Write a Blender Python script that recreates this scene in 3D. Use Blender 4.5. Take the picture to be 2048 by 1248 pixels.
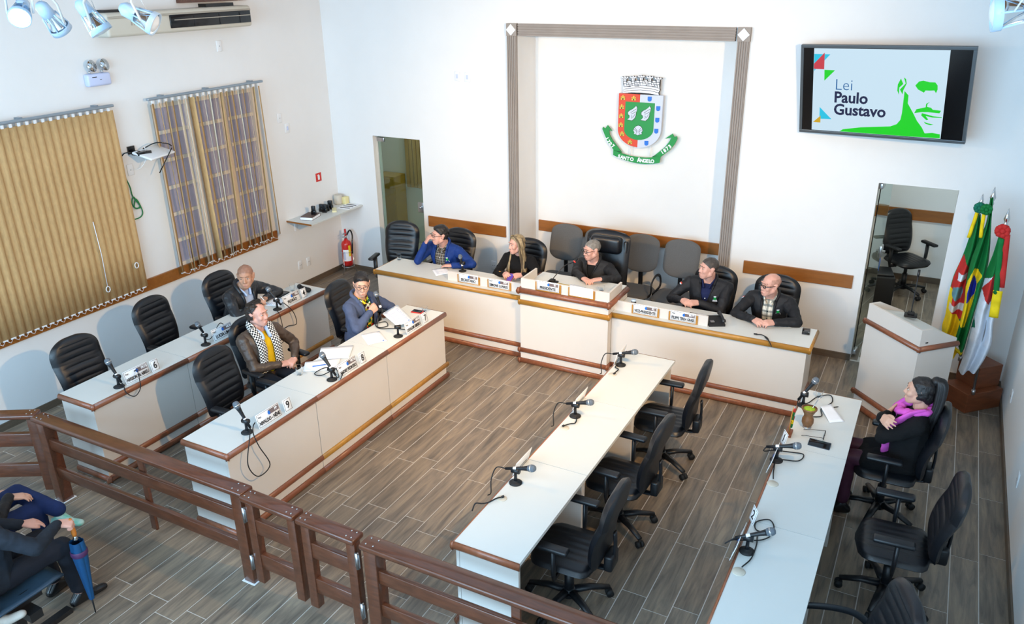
import bpy, bmesh, math, random
from mathutils import Vector, Matrix, Euler, noise
PI = math.pi
random.seed(7)
for o in list(bpy.data.objects): bpy.data.objects.remove(o)
SC = bpy.context.scene
COL = SC.collection

# ------------------------------------------------------------ camera
cam_d = bpy.data.cameras.new('camera'); cam_d.sensor_width = 36; cam_d.lens = 28.465
cam_d.clip_start = .05; cam_d.clip_end = 60
cam = bpy.data.objects.new('camera', cam_d); COL.objects.link(cam)
def cam_axes(pitch, yaw, roll):
    f = Vector((math.sin(yaw)*math.cos(pitch), math.cos(yaw)*math.cos(pitch), -math.sin(pitch)))
    r = Vector((math.cos(yaw), -math.sin(yaw), 0)); d = f.cross(r)
    return r*math.cos(roll)+d*math.sin(roll), -r*math.sin(roll)+d*math.cos(roll), f
_r, _d, _f = cam_axes(.3985, -.4924, .0145)
cam.matrix_world = Matrix(((_r.x, -_d.x, -_f.x, 7.4992), (_r.y, -_d.y, -_f.y, -8.7967), (_r.z, -_d.z, -_f.z, 3.9987), (0, 0, 0, 1)))
SC.camera = cam

# ------------------------------------------------------------ colour management, world, big lights
vs = SC.view_settings; vs.view_transform = 'Standard'; vs.look = 'None'; vs.gamma = 1; vs.use_curve_mapping = False
vs.exposure = -0.12
wd = bpy.data.worlds.new('world'); SC.world = wd; wd.use_nodes = True
wd.node_tree.nodes['Background'].inputs[0].default_value = (.62, .80, 1.0, 1)
wd.node_tree.nodes['Background'].inputs[1].default_value = .55
def area(name, loc, target, sx, sy, power, col):
    l = bpy.data.lights.new(name, 'AREA'); l.shape = 'RECTANGLE'; l.size = sx; l.size_y = sy; l.energy = power; l.color = col
    o = bpy.data.objects.new(name, l); COL.objects.link(o); o.location = loc
    o.rotation_euler = (Vector(target)-Vector(loc)).to_track_quat('-Z', 'Y').to_euler(); return o
def spot(name, loc, target, power, col, angle, blend=.6, r=.06):
    l = bpy.data.lights.new(name, 'SPOT'); l.energy = power; l.color = col; l.spot_size = math.radians(angle); l.spot_blend = blend; l.shadow_soft_size = r
    o = bpy.data.objects.new(name, l); COL.objects.link(o); o.location = loc
    o.rotation_euler = (Vector(target)-Vector(loc)).to_track_quat('-Z', 'Y').to_euler(); return o
# cool fill areas added behind the gallery and overhead, without a known source
COOL = (.46, .74, 1.0); WARM = (1.0, .62, .27)
area('gallery_fill_light', (4.2, -11.8, 2.9), (4.2, 0, 1.0), 7.6, 3.0, 960, COOL)  # unseen fill added behind the gallery; no window is built there
area('overhead_fill_light', (4.3, -8.3, 4.5), (4.3, -6.5, 0), 6.5, 1.6, 290, COOL)  # added overhead fill above the gallery edge, not a known lamp
area('overhead_fill_light.001', (4.2, -3.0, 4.5), (4.2, -3.0, 0), 7.0, 3.6, 95, COOL)  # second added overhead fill, above the desks
area('office_fill_light', (7.4, 1.6, 2.85), (7.4, 1.6, 0), 1.2, .3, 26, (.85, .95, .9))  # fill added to brighten the office behind the right door
area('office_fill_light.001', (1.0, 1.0, 2.85), (1.0, 1.0, 0), .8, .3, 14, (.95, .95, .75))  # fill added to brighten the room behind the left door
# track spots: warm key light
spot('track_spot_light', (2.5, -5.25, 3.72), (4.9, -.6, 1.2), 580, WARM, 100, .9)
spot('track_spot_light.001', (3.05, -5.2, 3.72), (6.6, -1.2, .7), 400, WARM, 100, .9)
spot('track_spot_light.002', (7.45, -5.0, 3.80), (.6, -2.9, .6), 640, WARM, 92, .9)
spot('track_spot_light.003', (7.9, -5.0, 3.82), (3.6, -.2, 1.3), 680, WARM, 92, .9)

# ------------------------------------------------------------ materials
def lin(c):
    return tuple((v/12.92 if v <= .04045 else ((v+.055)/1.055)**2.4) for v in c)
def rgb(r, g, b): return lin((r/255, g/255, b/255))
def mat(name, col, rough=.5, metal=0, var=.0, scale=8, stretch=(1, 1, 1), bump=0, bscale=60, spec=.5, emit=None, alpha=None, coat=0, trans=0, col2=None, sheen=0):
    """Principled material; optional noise between two tones and fine bump, in object coordinates."""
    m = bpy.data.materials.new(name); m.use_nodes = True; nt = m.node_tree; b = nt.nodes['Principled BSDF']
    b.inputs['Base Color'].default_value = (*col, 1); b.inputs['Roughness'].default_value = rough; b.inputs['Metallic'].default_value = metal
    b.inputs['Specular IOR Level'].default_value = spec; b.inputs['Coat Weight'].default_value = coat
    b.inputs['Transmission Weight'].default_value = trans; b.inputs['Sheen Weight'].default_value = sheen
    m.diffuse_color = (*col, 1)
    if emit: b.inputs['Emission Color'].default_value = (*emit[0], 1); b.inputs['Emission Strength'].default_value = emit[1]
    if alpha is not None: b.inputs['Alpha'].default_value = alpha
    if var or bump:
        tc = nt.nodes.new('ShaderNodeTexCoord'); mp = nt.nodes.new('ShaderNodeMapping'); mp.inputs['Scale'].default_value = stretch
        nt.links.new(tc.outputs['Object'], mp.inputs['Vector'])
    if var:
        n = nt.nodes.new('ShaderNodeTexNoise'); n.inputs['Scale'].default_value = scale; n.inputs['Detail'].default_value = 5; n.inputs['Roughness'].default_value = .6
        nt.links.new(mp.outputs['Vector'], n.inputs['Vector'])
        r = nt.nodes.new('ShaderNodeValToRGB'); r.color_ramp.elements[0].position = .32; r.color_ramp.elements[1].position = .70
        a = tuple(max(0, v*(1-var)) for v in col); c = col2 or tuple(min(1, v*(1+var)) for v in col)
        r.color_ramp.elements[0].color = (*a, 1); r.color_ramp.elements[1].color = (*c, 1)
        nt.links.new(n.outputs['Fac'], r.inputs['Fac']); nt.links.new(r.outputs['Color'], b.inputs['Base Color'])
    if bump:
        n2 = nt.nodes.new('ShaderNodeTexNoise'); n2.inputs['Scale'].default_value = bscale; n2.inputs['Detail'].default_value = 3
        nt.links.new(mp.outputs['Vector'], n2.inputs['Vector'])
        bp = nt.nodes.new('ShaderNodeBump'); bp.inputs['Strength'].default_value = bump; bp.inputs['Distance'].default_value = .004
        nt.links.new(n2.outputs['Fac'], bp.inputs['Height']); nt.links.new(bp.outputs['Normal'], b.inputs['Normal'])
    return m
M = {}
M['wall'] = mat('wall_paint', rgb(229, 229, 228), .85, var=.02, scale=1.5, bump=.15, bscale=180)
M['ceiling'] = mat('wooden_ceiling', rgb(150, 104, 66), .6, var=.2, scale=3, stretch=(8, .5, 1))
M['grout'] = mat('grout', rgb(196, 191, 184), .9, var=.06, scale=30)
M['base_tile'] = mat('baseboard_tile', rgb(96, 82, 68), .5, var=.18, scale=5, stretch=(1, 1, 8))
M['laminate'] = mat('white_laminate', rgb(208, 212, 210), .38, var=.015, scale=3)
M['panel'] = mat('cream_panel', rgb(211, 205, 198), .5, var=.02, scale=2, bump=.05, bscale=200)
M['panel_dark'] = mat('panel_edge', rgb(120, 92, 70), .5)
M['wood_red'] = mat('red_brown_wood', rgb(132, 78, 52), .35, var=.22, scale=9, stretch=(3, .6, 3), coat=.2)
M['wood_gold'] = mat('golden_oak', rgb(172, 122, 48), .38, var=.16, scale=9, stretch=(.6, 3, 3), coat=.15)
M['wood_rail'] = mat('dark_varnished_wood', rgb(90, 50, 32), .28, var=.30, scale=10, stretch=(.8, 5, 5), coat=.35)
M['wood_board'] = mat('oak_chair_rail', rgb(146, 90, 36), .4, var=.14, scale=8, stretch=(.6, 3, 3), coat=.2)
M['wood_block'] = mat('cherry_wood_block', rgb(126, 70, 42), .4, var=.2, scale=6, stretch=(1, 1, 5))
M['pilaster'] = mat('grey_brown_pilaster', rgb(150, 141, 134), .7, var=.05, scale=6)
M['leather'] = mat('black_leather', rgb(13, 16, 22), .36, var=.15, scale=30, bump=.2, bscale=260, spec=.55)
M['plastic'] = mat('black_plastic', rgb(17, 20, 25), .42, var=.1, scale=20, bump=.1, bscale=400)
M['plastic_blue'] = mat('blue_plastic_shell', rgb(38, 66, 86), .4, var=.1, scale=20)
M['fabric_grey'] = mat('grey_fabric', rgb(92, 92, 92), .9, var=.12, scale=160, bump=.4, bscale=500)
M['metal'] = mat('brushed_metal', rgb(190, 192, 195), .3, 1, var=.05, scale=20)
M['metal_dark'] = mat('dark_metal', rgb(60, 60, 62), .4, .8)
M['chrome'] = mat('chrome', rgb(215, 218, 220), .12, 1)
M['white_plastic'] = mat('white_plastic', rgb(230, 232, 234), .4)
M['paper'] = mat('paper', rgb(236, 240, 246), .8, var=.02, scale=10)
M['ink'] = mat('black_ink', rgb(32, 30, 32), .7)
M['black'] = mat('black_gloss', rgb(10, 11, 14), .15)
M['rubber'] = mat('black_rubber', rgb(18, 19, 21), .7)
M['header'] = mat('plate_header', rgb(112, 98, 98), .6)
M['clear'] = mat('clear_plastic', (.97, .99, 1), .04, trans=1, spec=.3); M['clear'].node_tree.nodes['Principled BSDF'].inputs['IOR'].default_value = 1.08
M['glass'] = mat('door_glass', (.62, .78, .72), .02, trans=1)
M['grille'] = mat('microphone_grille', rgb(118, 128, 138), .45, .7, var=.3, scale=500, bump=.8, bscale=700)

# ------------------------------------------------------------ object helpers
def tag(o, label=None, cat=None, group=None, kind=None):
    if label: o['label'] = label
    if cat: o['category'] = cat
    if group: o['group'] = group
    if kind: o['kind'] = kind
    return o
def thing(name, label, cat, loc=(0, 0, 0), rz=0, group=None, rot=None):
    o = bpy.data.objects.new(name, None); COL.objects.link(o); o.empty_display_size = .1
    o.location = loc; o.rotation_euler = rot if rot else (0, 0, rz)
    return tag(o, label, cat, group)
def link(name, me, parent=None):
    o = bpy.data.objects.new(name, me); COL.objects.link(o)
    if parent is not None: o.parent = parent
    return o
def copy_tree(o, parent=None):
    c = o.copy(); COL.objects.link(c)
    if parent is not None: c.parent = parent
    for ch in o.children: copy_tree(ch, c)
    return c
def rotm(rx=0, ry=0, rz=0): return Euler((rx, ry, rz)).to_matrix().to_4x4()
def frame(o, y, up=(0, 0, 1)):
    """4x4 with +Y along y, +Z close to up, at o."""
    y = Vector(y).normalized(); x = y.cross(Vector(up)).normalized(); z = x.cross(y)
    m = Matrix((x, y, z)).transposed().to_4x4(); m.translation = o; return m
class MB:
    """Collects primitive shapes and links them as one mesh object."""
    def __init__(s, xf=None): s.v = []; s.f = []; s.mi = []; s.sm = []; s.m = 0; s.xf = xf
    def add(s, vs, fs, smooth=False, xf=None):
        n = len(s.v); X = xf if xf is not None else s.xf
        s.v += [tuple(X @ Vector(p)) if X is not None else tuple(p) for p in vs]
        s.f += [tuple(i+n for i in f) for f in fs]; s.mi += [s.m]*len(fs); s.sm += [smooth]*len(fs); return s
    def box(s, a, b, xf=None):
        (x0, y0, z0), (x1, y1, z1) = a, b
        return s.add([(x0, y0, z0), (x1, y0, z0), (x1, y1, z0), (x0, y1, z0), (x0, y0, z1), (x1, y0, z1), (x1, y1, z1), (x0, y1, z1)],
                     [(3, 2, 1, 0), (4, 5, 6, 7), (0, 1, 5, 4), (1, 2, 6, 5), (2, 3, 7, 6), (3, 0, 4, 7)], xf=xf)
    def rbox(s, a, b, r=.01, xf=None, n=2):
        bm = bmesh.new(); bmesh.ops.create_cube(bm, size=1)
        for v in bm.verts: v.co = Vector([a[i]+(v.co[i]+.5)*(b[i]-a[i]) for i in range(3)])
        bmesh.ops.bevel(bm, geom=list(bm.edges), offset=r, segments=n, affect='EDGES', profile=.5)
        return s.addbm(bm, True, xf)
    def addbm(s, bm, smooth=True, xf=None):
        bm.verts.index_update(); s.add([v.co[:] for v in bm.verts], [[v.index for v in f.verts] for f in bm.faces], smooth, xf); bm.free(); return s
    def prism(s, poly, z0, z1, xf=None, smooth=False):
        n = len(poly)
        a = sum(poly[i][0]*poly[(i+1) % n][1]-poly[(i+1) % n][0]*poly[i][1] for i in range(n))
        if a < 0: poly = poly[::-1]
        vs = [(p[0], p[1], z0) for p in poly]+[(p[0], p[1], z1) for p in poly]
        fs = [tuple(range(n-1, -1, -1)), tuple(range(n, 2*n))]+[(i, (i+1) % n, n+(i+1) % n, n+i) for i in range(n)]
        return s.add(vs, fs, smooth, xf)
    def tube(s, pts, r, seg=8, xf=None, caps=True, flat=1.0, up=None):
        pts = [Vector(p) for p in pts]; n = len(pts); vs = []; fs = []
        rs = list(r) if isinstance(r, (list, tuple)) else [r]*n
        if len(rs) != n: m_ = len(rs)-1; rs = [rs[min(m_, int(i*m_/(n-1)))]*(1-(i*m_/(n-1)) % 1)+rs[min(m_, int(i*m_/(n-1))+1)]*((i*m_/(n-1)) % 1) for i in range(n)]
        t0 = (pts[1]-pts[0]).normalized(); nrm = Vector(up) if up else (Vector((0, 0, 1)) if abs(t0.z) < .9 else Vector((1, 0, 0)))
        for i, p in enumerate(pts):
            t = (pts[min(i+1, n-1)]-pts[max(i-1, 0)])
            t = t.normalized() if t.length > 1e-9 else t0
            nrm = nrm-t*nrm.dot(t)
            if nrm.length < 1e-6: nrm = t.orthogonal()
            nrm.normalize(); b = t.cross(nrm)
            for k in range(seg):
                a = 2*PI*k/seg; vs.append(p+(nrm*math.cos(a)*flat+b*math.sin(a))*rs[i])
        for i in range(n-1):
            for k in range(seg):
                k2 = (k+1) % seg; fs.append((i*seg+k, i*seg+k2, (i+1)*seg+k2, (i+1)*seg+k))
        if caps: fs += [tuple(range(seg-1, -1, -1)), tuple((n-1)*seg+k for k in range(seg))]
        return s.add(vs, fs, True, xf)
    def cyl(s, p0, p1, r0, r1=None, seg=16, xf=None): return s.tube([p0, p1], [r0, r0 if r1 is None else r1], seg, xf)
    def lathe(s, prof, seg=20, xf=None, cap=True):
        vs = []; fs = []; n = len(prof)
        for r, z in prof:
            for k in range(seg): a = 2*PI*k/seg; vs.append((r*math.cos(a), r*math.sin(a), z))
        for i in range(n-1):
            for k in range(seg): k2 = (k+1) % seg; fs.append((i*seg+k, i*seg+k2, (i+1)*seg+k2, (i+1)*seg+k))
        if cap and prof[0][0] > 1e-5: fs.append(tuple(range(seg-1, -1, -1)))
        if cap and prof[-1][0] > 1e-5: fs.append(tuple((n-1)*seg+k for k in range(seg)))
        return s.add(vs, fs, True, xf)
    def ball(s, c, r, seg=16, xf=None):
        r = r if isinstance(r, (list, tuple)) else (r, r, r); vs = []; fs = []; h = seg//2
        for i in range(h+1):
            t = PI*i/h
            for k in range(seg): a = 2*PI*k/seg; vs.append((c[0]+r[0]*math.sin(t)*math.cos(a), c[1]+r[1]*math.sin(t)*math.sin(a), c[2]-r[2]*math.cos(t)))
        for i in range(h):
            for k in range(seg): k2 = (k+1) % seg; fs.append((i*seg+k, i*seg+k2, (i+1)*seg+k2, (i+1)*seg+k))
        return s.add(vs, fs, True, xf)
    def grid(s, fn, nu, nv, smooth=True, xf=None, wrap=False):
        vs = [fn(i/(nu-1), j/(nv-1)) for j in range(nv) for i in range(nu)]
        fs = [(j*nu+i, j*nu+i+1, (j+1)*nu+i+1, (j+1)*nu+i) for j in range(nv-1) for i in range(nu-1)]
        return s.add(vs, fs, smooth, xf)
    def mesh(s, name, mats):
        me = bpy.data.meshes.new(name); me.from_pydata(s.v, [], s.f)
        for m in (mats if isinstance(mats, (list, tuple)) else [mats]): me.materials.append(M[m] if isinstance(m, str) else m)
        me.polygons.foreach_set('material_index', s.mi); me.polygons.foreach_set('use_smooth', s.sm); me.update(); return me
    def build(s, name, mats, parent=None, bevel=0, solid=0):
        o = link(name, s.mesh(name, mats), parent)
        if solid: md = o.modifiers.new('solid', 'SOLIDIFY'); md.thickness = solid; md.offset = 0
        if bevel: md = o.modifiers.new('bevel', 'BEVEL'); md.width = bevel; md.segments = 2; md.limit_method = 'ANGLE'; md.angle_limit = math.radians(40)
        return o
    def single(s, name, mats, label, cat, group=None, **k): return tag(s.build(name, mats, **k), label, cat, group)
def curve_pts(ctrl, n=8):
    """Catmull-Rom through control points."""
    P = [Vector(p) for p in ctrl]; P = [P[0]*2-P[1]]+P+[P[-1]*2-P[-2]]; out = []
    for i in range(1, len(P)-2):
        for k in range(n):
            t = k/n; a, b, c, d = P[i-1:i+3]
            out.append(.5*((2*b)+(c-a)*t+(2*a-5*b+4*c-d)*t*t+(3*b-a-3*c+d)*t**3))
    out.append(P[-2]); return out
def applied(o, keep_mats=True):
    dg = bpy.context.evaluated_depsgraph_get(); dg.update(); return bpy.data.meshes.new_from_object(o.evaluated_get(dg))
_txt = {}
def text_mesh(s, size, material, sx=1.0, bold=.0, align='CENTER', depth=.0006):
    key = (s, size, material, sx, bold, align)
    if key in _txt: return _txt[key]
    cu = bpy.data.curves.new('lettering', 'FONT'); cu.body = s; cu.size = size; cu.align_x = align; cu.align_y = 'CENTER'; cu.offset = bold; cu.extrude = depth
    cu.resolution_u = 3
    o = bpy.data.objects.new('lettering', cu); COL.objects.link(o); me = applied(o); bpy.data.objects.remove(o); bpy.data.curves.remove(cu)
    for v in me.vertices: v.co.x *= sx
    me.materials.clear(); me.materials.append(M[material] if isinstance(material, str) else material); _txt[key] = me; return me
def text(s, size, material, parent, xf, sx=1.0, bold=0, align='CENTER', name='lettering', maxw=None):
    me = text_mesh(s, size, material, sx, bold, align); o = link(name, me, parent); xs = [v.co.x for v in me.vertices]; k = 1.0
    if maxw and max(xs)-min(xs) > maxw: k = maxw/(max(xs)-min(xs))
    o.matrix_local = xf @ Matrix.Diagonal((k, 1, 1, 1)); return o
WALLXF = Matrix(((1, 0, 0, 0), (0, 0, -1, 0), (0, 1, 0, 0), (0, 0, 0, 1)))   # text plane XY -> facing -Y, up Z
# ============================================================ the room
W, CEIL, YF = 8.43, 4.55, -12.0
def structure(name, mb, mats, parent=None, bevel=0):
    o = mb.build(name, mats, parent, bevel); 
    if parent is None: o['kind'] = 'structure'
    return o
# floor: grout bed + individual wood-look tiles
fl = structure('floor', MB().box((-.2, YF, -.06), (W+.2, .02, -.0018)).box((.62, .02, -.06), (W+.3, 3.3, -.0018)).box((-1.6, .18, -.06), (.62, 1.6, -.0018)), 'grout')
def plank_material():
    m = bpy.data.materials.new('wood_look_tile'); m.use_nodes = True; nt = m.node_tree; b = nt.nodes['Principled BSDF']; N = nt.nodes.new; Lk = nt.links.new
    tc = N('ShaderNodeTexCoord'); oi = N('ShaderNodeObjectInfo'); add = N('ShaderNodeVectorMath'); add.operation = 'MULTIPLY_ADD'
    add.inputs[1].default_value = (1, 1, 1); Lk(tc.outputs['Object'], add.inputs[0])
    sc = N('ShaderNodeVectorMath'); sc.operation = 'SCALE'; sc.inputs['Scale'].default_value = 3.7; Lk(oi.outputs['Location'], sc.inputs[0]); Lk(sc.outputs[0], add.inputs[2])
    mp = N('ShaderNodeMapping'); mp.inputs['Scale'].default_value = (9, 1.0, 1); mp.inputs['Rotation'].default_value = (0, 0, .06); Lk(add.outputs[0], mp.inputs[0])
    n = N('ShaderNodeTexNoise'); n.inputs['Scale'].default_value = 2.2; n.inputs['Detail'].default_value = 6; n.inputs['Roughness'].default_value = .62; n.inputs['Distortion'].default_value = .6; Lk(mp.outputs[0], n.inputs[0])
    r = N('ShaderNodeValToRGB'); e = r.color_ramp.elements; e[0].position = .30; e[0].color = (*rgb(88, 80, 72), 1); e[1].position = .68; e[1].color = (*rgb(146, 130, 110), 1)
    x = e.new(.47); x.color = (*rgb(118, 106, 93), 1); Lk(n.outputs[0], r.inputs[0])
    hv = N('ShaderNodeHueSaturation'); mr = N('ShaderNodeMapRange'); mr.inputs['To Min'].default_value = .88; mr.inputs['To Max'].default_value = 1.12
    Lk(oi.outputs['Random'], mr.inputs[0]); Lk(mr.outputs[0], hv.inputs['Value']); Lk(r.outputs[0], hv.inputs['Color']); Lk(hv.outputs[0], b.inputs['Base Color'])
    b.inputs['Roughness'].default_value = .36; b.inputs['Specular IOR Level'].default_value = .45
    bp = N('ShaderNodeBump'); bp.inputs['Strength'].default_value = .12; bp.inputs['Distance'].default_value = .003; Lk(n.outputs[0], bp.inputs['Height']); Lk(bp.outputs[0], b.inputs['Normal'])
    return m
M['plank'] = plank_material()
PW, PL, GAP = .1835, .772, .0066
def plank_box(w, l): return MB().box((0, 0, -.012), (w-GAP, l-GAP, 0))
std = plank_box(PW, PL).mesh('plank', 'plank')
cand = []
for k in range(-15, 32):
    x = 2.74+PW*k
    if x+PW < .0 or x > W: continue
    off = (-6.05 if k % 2 == 0 else -6.16)
    for j in range(-4, 9):
        y = off+PL*j
        if y > 0: continue
        cand.append((x, y))
cp = Vector((7.5, -8.8, 4)); ff = _f
def in_view(x, y):
    p = Vector((x+PW/2, y+PL/2, 0))-cp; d = p.dot(_f)
    return d > 1 and abs(p.dot(_r)/d) < .70 and abs(p.dot(_d)/d) < .44
cand.sort(key=lambda c: (0 if in_view(*c) else 1, (c[0]-7.5)**2+(c[1]+8.8)**2))
rest = MB()
for i, (x, y) in enumerate(cand):
    x0, x1, y0, y1 = max(x, 0), min(x+PW, W), y, min(y+PL, 0)
    if x1-x0 < .02 or y1-y0 < .02: continue
    if i < 300:
        full = x0 == x and x1 == x+PW and y1 == y+PL
        o = link('plank', std if full else plank_box(x1-x0, y1-y0).mesh('plank', 'plank'), fl); o.location = (x0, y0, 0)
    else: rest.box((x0, y0, -.012), (x1-GAP, y1-GAP, 0))
for k in range(0, 42):           # the rooms behind the doors
    for j in range(4): rest.box((.65+PW*k, .03+PL*j+.1*(k % 2), -.012), (.65+PW*k+PW-GAP, .03+PL*j+.1*(k % 2)+PL-GAP, -.001))
tag(rest.build('plank', 'plank', fl), kind='stuff')

# walls
T = .18
wl = MB()   # left wall with two window openings (behind the blinds)
WIN = [(-5.0, -3.42, .92, 2.74), (-2.86, -1.36, .92, 2.74)]
ys = [YF, WIN[0][0], WIN[0][1], WIN[1][0], WIN[1][1], T]
wl.box((-T, YF, 0), (0, T, .92)).box((-T, YF, 2.74), (0, T, CEIL))
for a, b in ((0, 1), (2, 3), (4, 5)): wl.box((-T, ys[a], .92), (0, ys[b], 2.74))
structure('wall_left', wl, 'wall')
D1, D2, ZD = (.69, 1.45), (6.99, 7.71), 1.985
NX0, NX1, NZ, ND = 2.905, 5.46, 3.31, .47
wb = MB()
wb.box((0, 0, 0), (D1[0], T, ZD)).box((0, 0, ZD), (D1[1], T, CEIL)).box((D1[1], 0, 0), (NX0, T, CEIL))
wb.box((NX0, 0, NZ), (NX1, ND+.02, CEIL)).box((NX1, 0, 0), (D2[0], T, CEIL)).box((D2[0], 0, ZD), (W, T, CEIL)).box((D2[1], 0, 0), (W, T, ZD))
wb.box((NX0-.1, ND, 0), (NX1+.1, ND+.1, CEIL)).box((NX0-.1, T, 0), (NX0, ND, CEIL)).box((NX1, T, 0), (NX1+.1, ND, CEIL))
structure('wall_back', wb, 'wall')
structure('wall_right', MB().box((W, YF, 0), (W+T, T, CEIL)), 'wall')
structure('ceiling', MB().box((-T, YF, CEIL), (W+T, .6, CEIL+.1)), 'ceiling')
structure('wall_front', MB().box((-T, YF-T, 0), (W+T, YF, CEIL)), 'wall')
# rooms seen through the doors
structure('wall_right_office', MB().box((6.0, 2.98, 0), (8.6, 3.1, 2.9)).box((8.6, T, 0), (8.7, 3.1, 2.9)).box((5.9, T, 0), (6.0, 3.1, 2.9)).box((5.9, T, 2.9), (8.7, 3.1, 3.0)), 'wall')
structure('wall_left_office', MB().box((-1.5, 1.5, 0), (2.85, 1.6, 2.9)).box((-1.6, T, 0), (-1.5, 1.6, 2.9)).box((2.7, ND+.1, 0), (2.8, 1.6, 2.9)).box((-1.6, T, 2.9), (2.8, 1.6, 3.0)).box((-1.6, T, 0), (-T, T+.08, 2.9)), 'wall')
structure('trim_9', MB().box((6.05, 2.955, .85), (8.55, 2.98, 1.0)), 'wood_board')
structure('baseboard_office', MB().box((6.0, 2.96, 0), (8.6, 2.98, .08)), 'base_tile')
# baseboards
structure('baseboard_left', MB().box((0, YF, 0), (.014, 0, .075)), 'base_tile')
bb = MB()
for a, b in ((0, D1[0]), (D1[1], NX0), (NX1, D2[0]), (D2[1], W)): bb.box((a, -.014, 0), (b, 0, .075))
structure('baseboard_back', bb.box((NX0, ND-.014, 0), (NX1, ND, .075)), 'base_tile')
structure('baseboard_right', MB().box((W-.014, YF, 0), (W, 0, .075)), 'base_tile')
# niche surround: two fluted pilasters, a fluted lintel, corner blocks with white diamonds
def flute(a0, a1, b0, b1, along_x):
    mb = MB(); n = 5; w = (b1-b0)/n
    for i in range(n):
        q0, q1 = b0+i*w, b0+(i+1)*w-.010
        if along_x: mb.box((a0, -.045, q0), (a1, -.004, q1))
        else: mb.box((q0, -.045, a0), (q1, -.004, a1))
    if along_x: mb.box((a0, -.034, b0), (a1, 0, b1))
    else: mb.box((b0, -.034, a0), (b1, 0, a1))
    return mb
nf = structure('trim_1', flute(0, 3.305, 2.785, 2.905, False), 'pilaster', bevel=.003)
structure('trim_2', flute(0, 3.305, 5.46, 5.58, False), 'pilaster', bevel=.003)
structure('trim_3', flute(2.93, 5.435, 3.305, 3.44, True), 'pilaster', bevel=.003)
for i, x in enumerate((2.848, 5.52)):
    s = structure('trim_%d' % (4+i), MB().box((x-.066, -.05, 3.305), (x+.066, 0, 3.442)), 'pilaster')
    MB().prism([(x-.062, 3.372), (x, 3.31), (x+.062, 3.372), (x, 3.437)], .05, .062, xf=WALLXF).build('diamond', 'white_plastic', s)
# wooden chair rails on the back wall
structure('trim_6', MB().box((1.53, -.022, .832), (2.715, 0, .978)), 'wood_board', bevel=.004)
structure('trim_7', MB().box((2.955, ND-.022, .832), (5.455, ND, .978)), 'wood_board', bevel=.004)
structure('trim_8', MB().box((5.745, -.022, .832), (6.895, 0, .978)), 'wood_board', bevel=.004)
# wooden sill band under the windows
structure('trim_10', MB().box((0, YF+5, .80), (.028, -1.30, .93)), 'wood_board', bevel=.004)

# windows: white metal lattice frames with glass, behind the blinds
M['win_frame'] = mat('cream_window_frame', rgb(226, 214, 198), .5)
M['win_glass'] = mat('frosted_glass_glow', rgb(150, 146, 158), .35, var=.15, scale=4, emit=(rgb(150, 145, 165), .24))  # slight glow added to lighten the panes shaded by the blinds
def window(n, y0, y1, z0, z1):
    w = structure('window_%d' % n, MB().box((-.055, y0, z0+.045), (-.012, y0+.045, z1-.045)).box((-.055, y1-.045, z0+.045), (-.012, y1, z1-.045)).box((-.055, y0, z0), (-.012, y1, z0+.045)).box((-.055, y0, z1-.045), (-.012, y1, z1)), 'win_frame')
    k = 3; step = (y1-y0)/k; rows = 6; rs = (z1-z0)/rows
    for i in range(1, k): MB().box((-.055, y0+i*step-.045, z0), (-.004, y0+i*step+.045, z1)).build('mullion', 'win_frame', w)
    for j in range(1, rows):
        MB().box((-.05, y0+.03, z0+j*rs-.02), (-.010, y1-.03, z0+j*rs+.02)).build('glazing_bar', 'win_frame', w)
    for i in range(k):
        for j in range(rows): MB().box((-.034, y0+i*step+.01, z0+j*rs+.01), (-.030, y0+(i+1)*step-.01, z0+(j+1)*rs-.01)).build('pane', 'win_glass', w)
for i, q in enumerate(WIN): window(i+1, *q)

# doors: frameless glass
def door(n, hinge, ang, width, mat_=None):
    d = thing('door_%d' % n, None, None, hinge, ang); d['kind'] = 'structure'
    MB().box((0, -.005, .015), (width, .005, ZD-.02)).build('pane', 'glass', d)
    b = MB()
    for z in (.05, ZD-.06): b.rbox((-.005, -.02, z-.03), (.11, .02, z+.03), .006)
    b.build('hinge', 'metal', d)
    l = MB().rbox((width-.10, -.022, .98), (width-.0, .022, 1.12), .006); l.cyl((width-.05, -.05, 1.05), (width-.05, .05, 1.05), .016)
    l.build('handle', 'metal', d); return d
door(1, (D1[0]+.02, .09, 0), .0, .70)
door(2, (D2[0]+.02, .12, 0), math.radians(84), .68)
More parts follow.
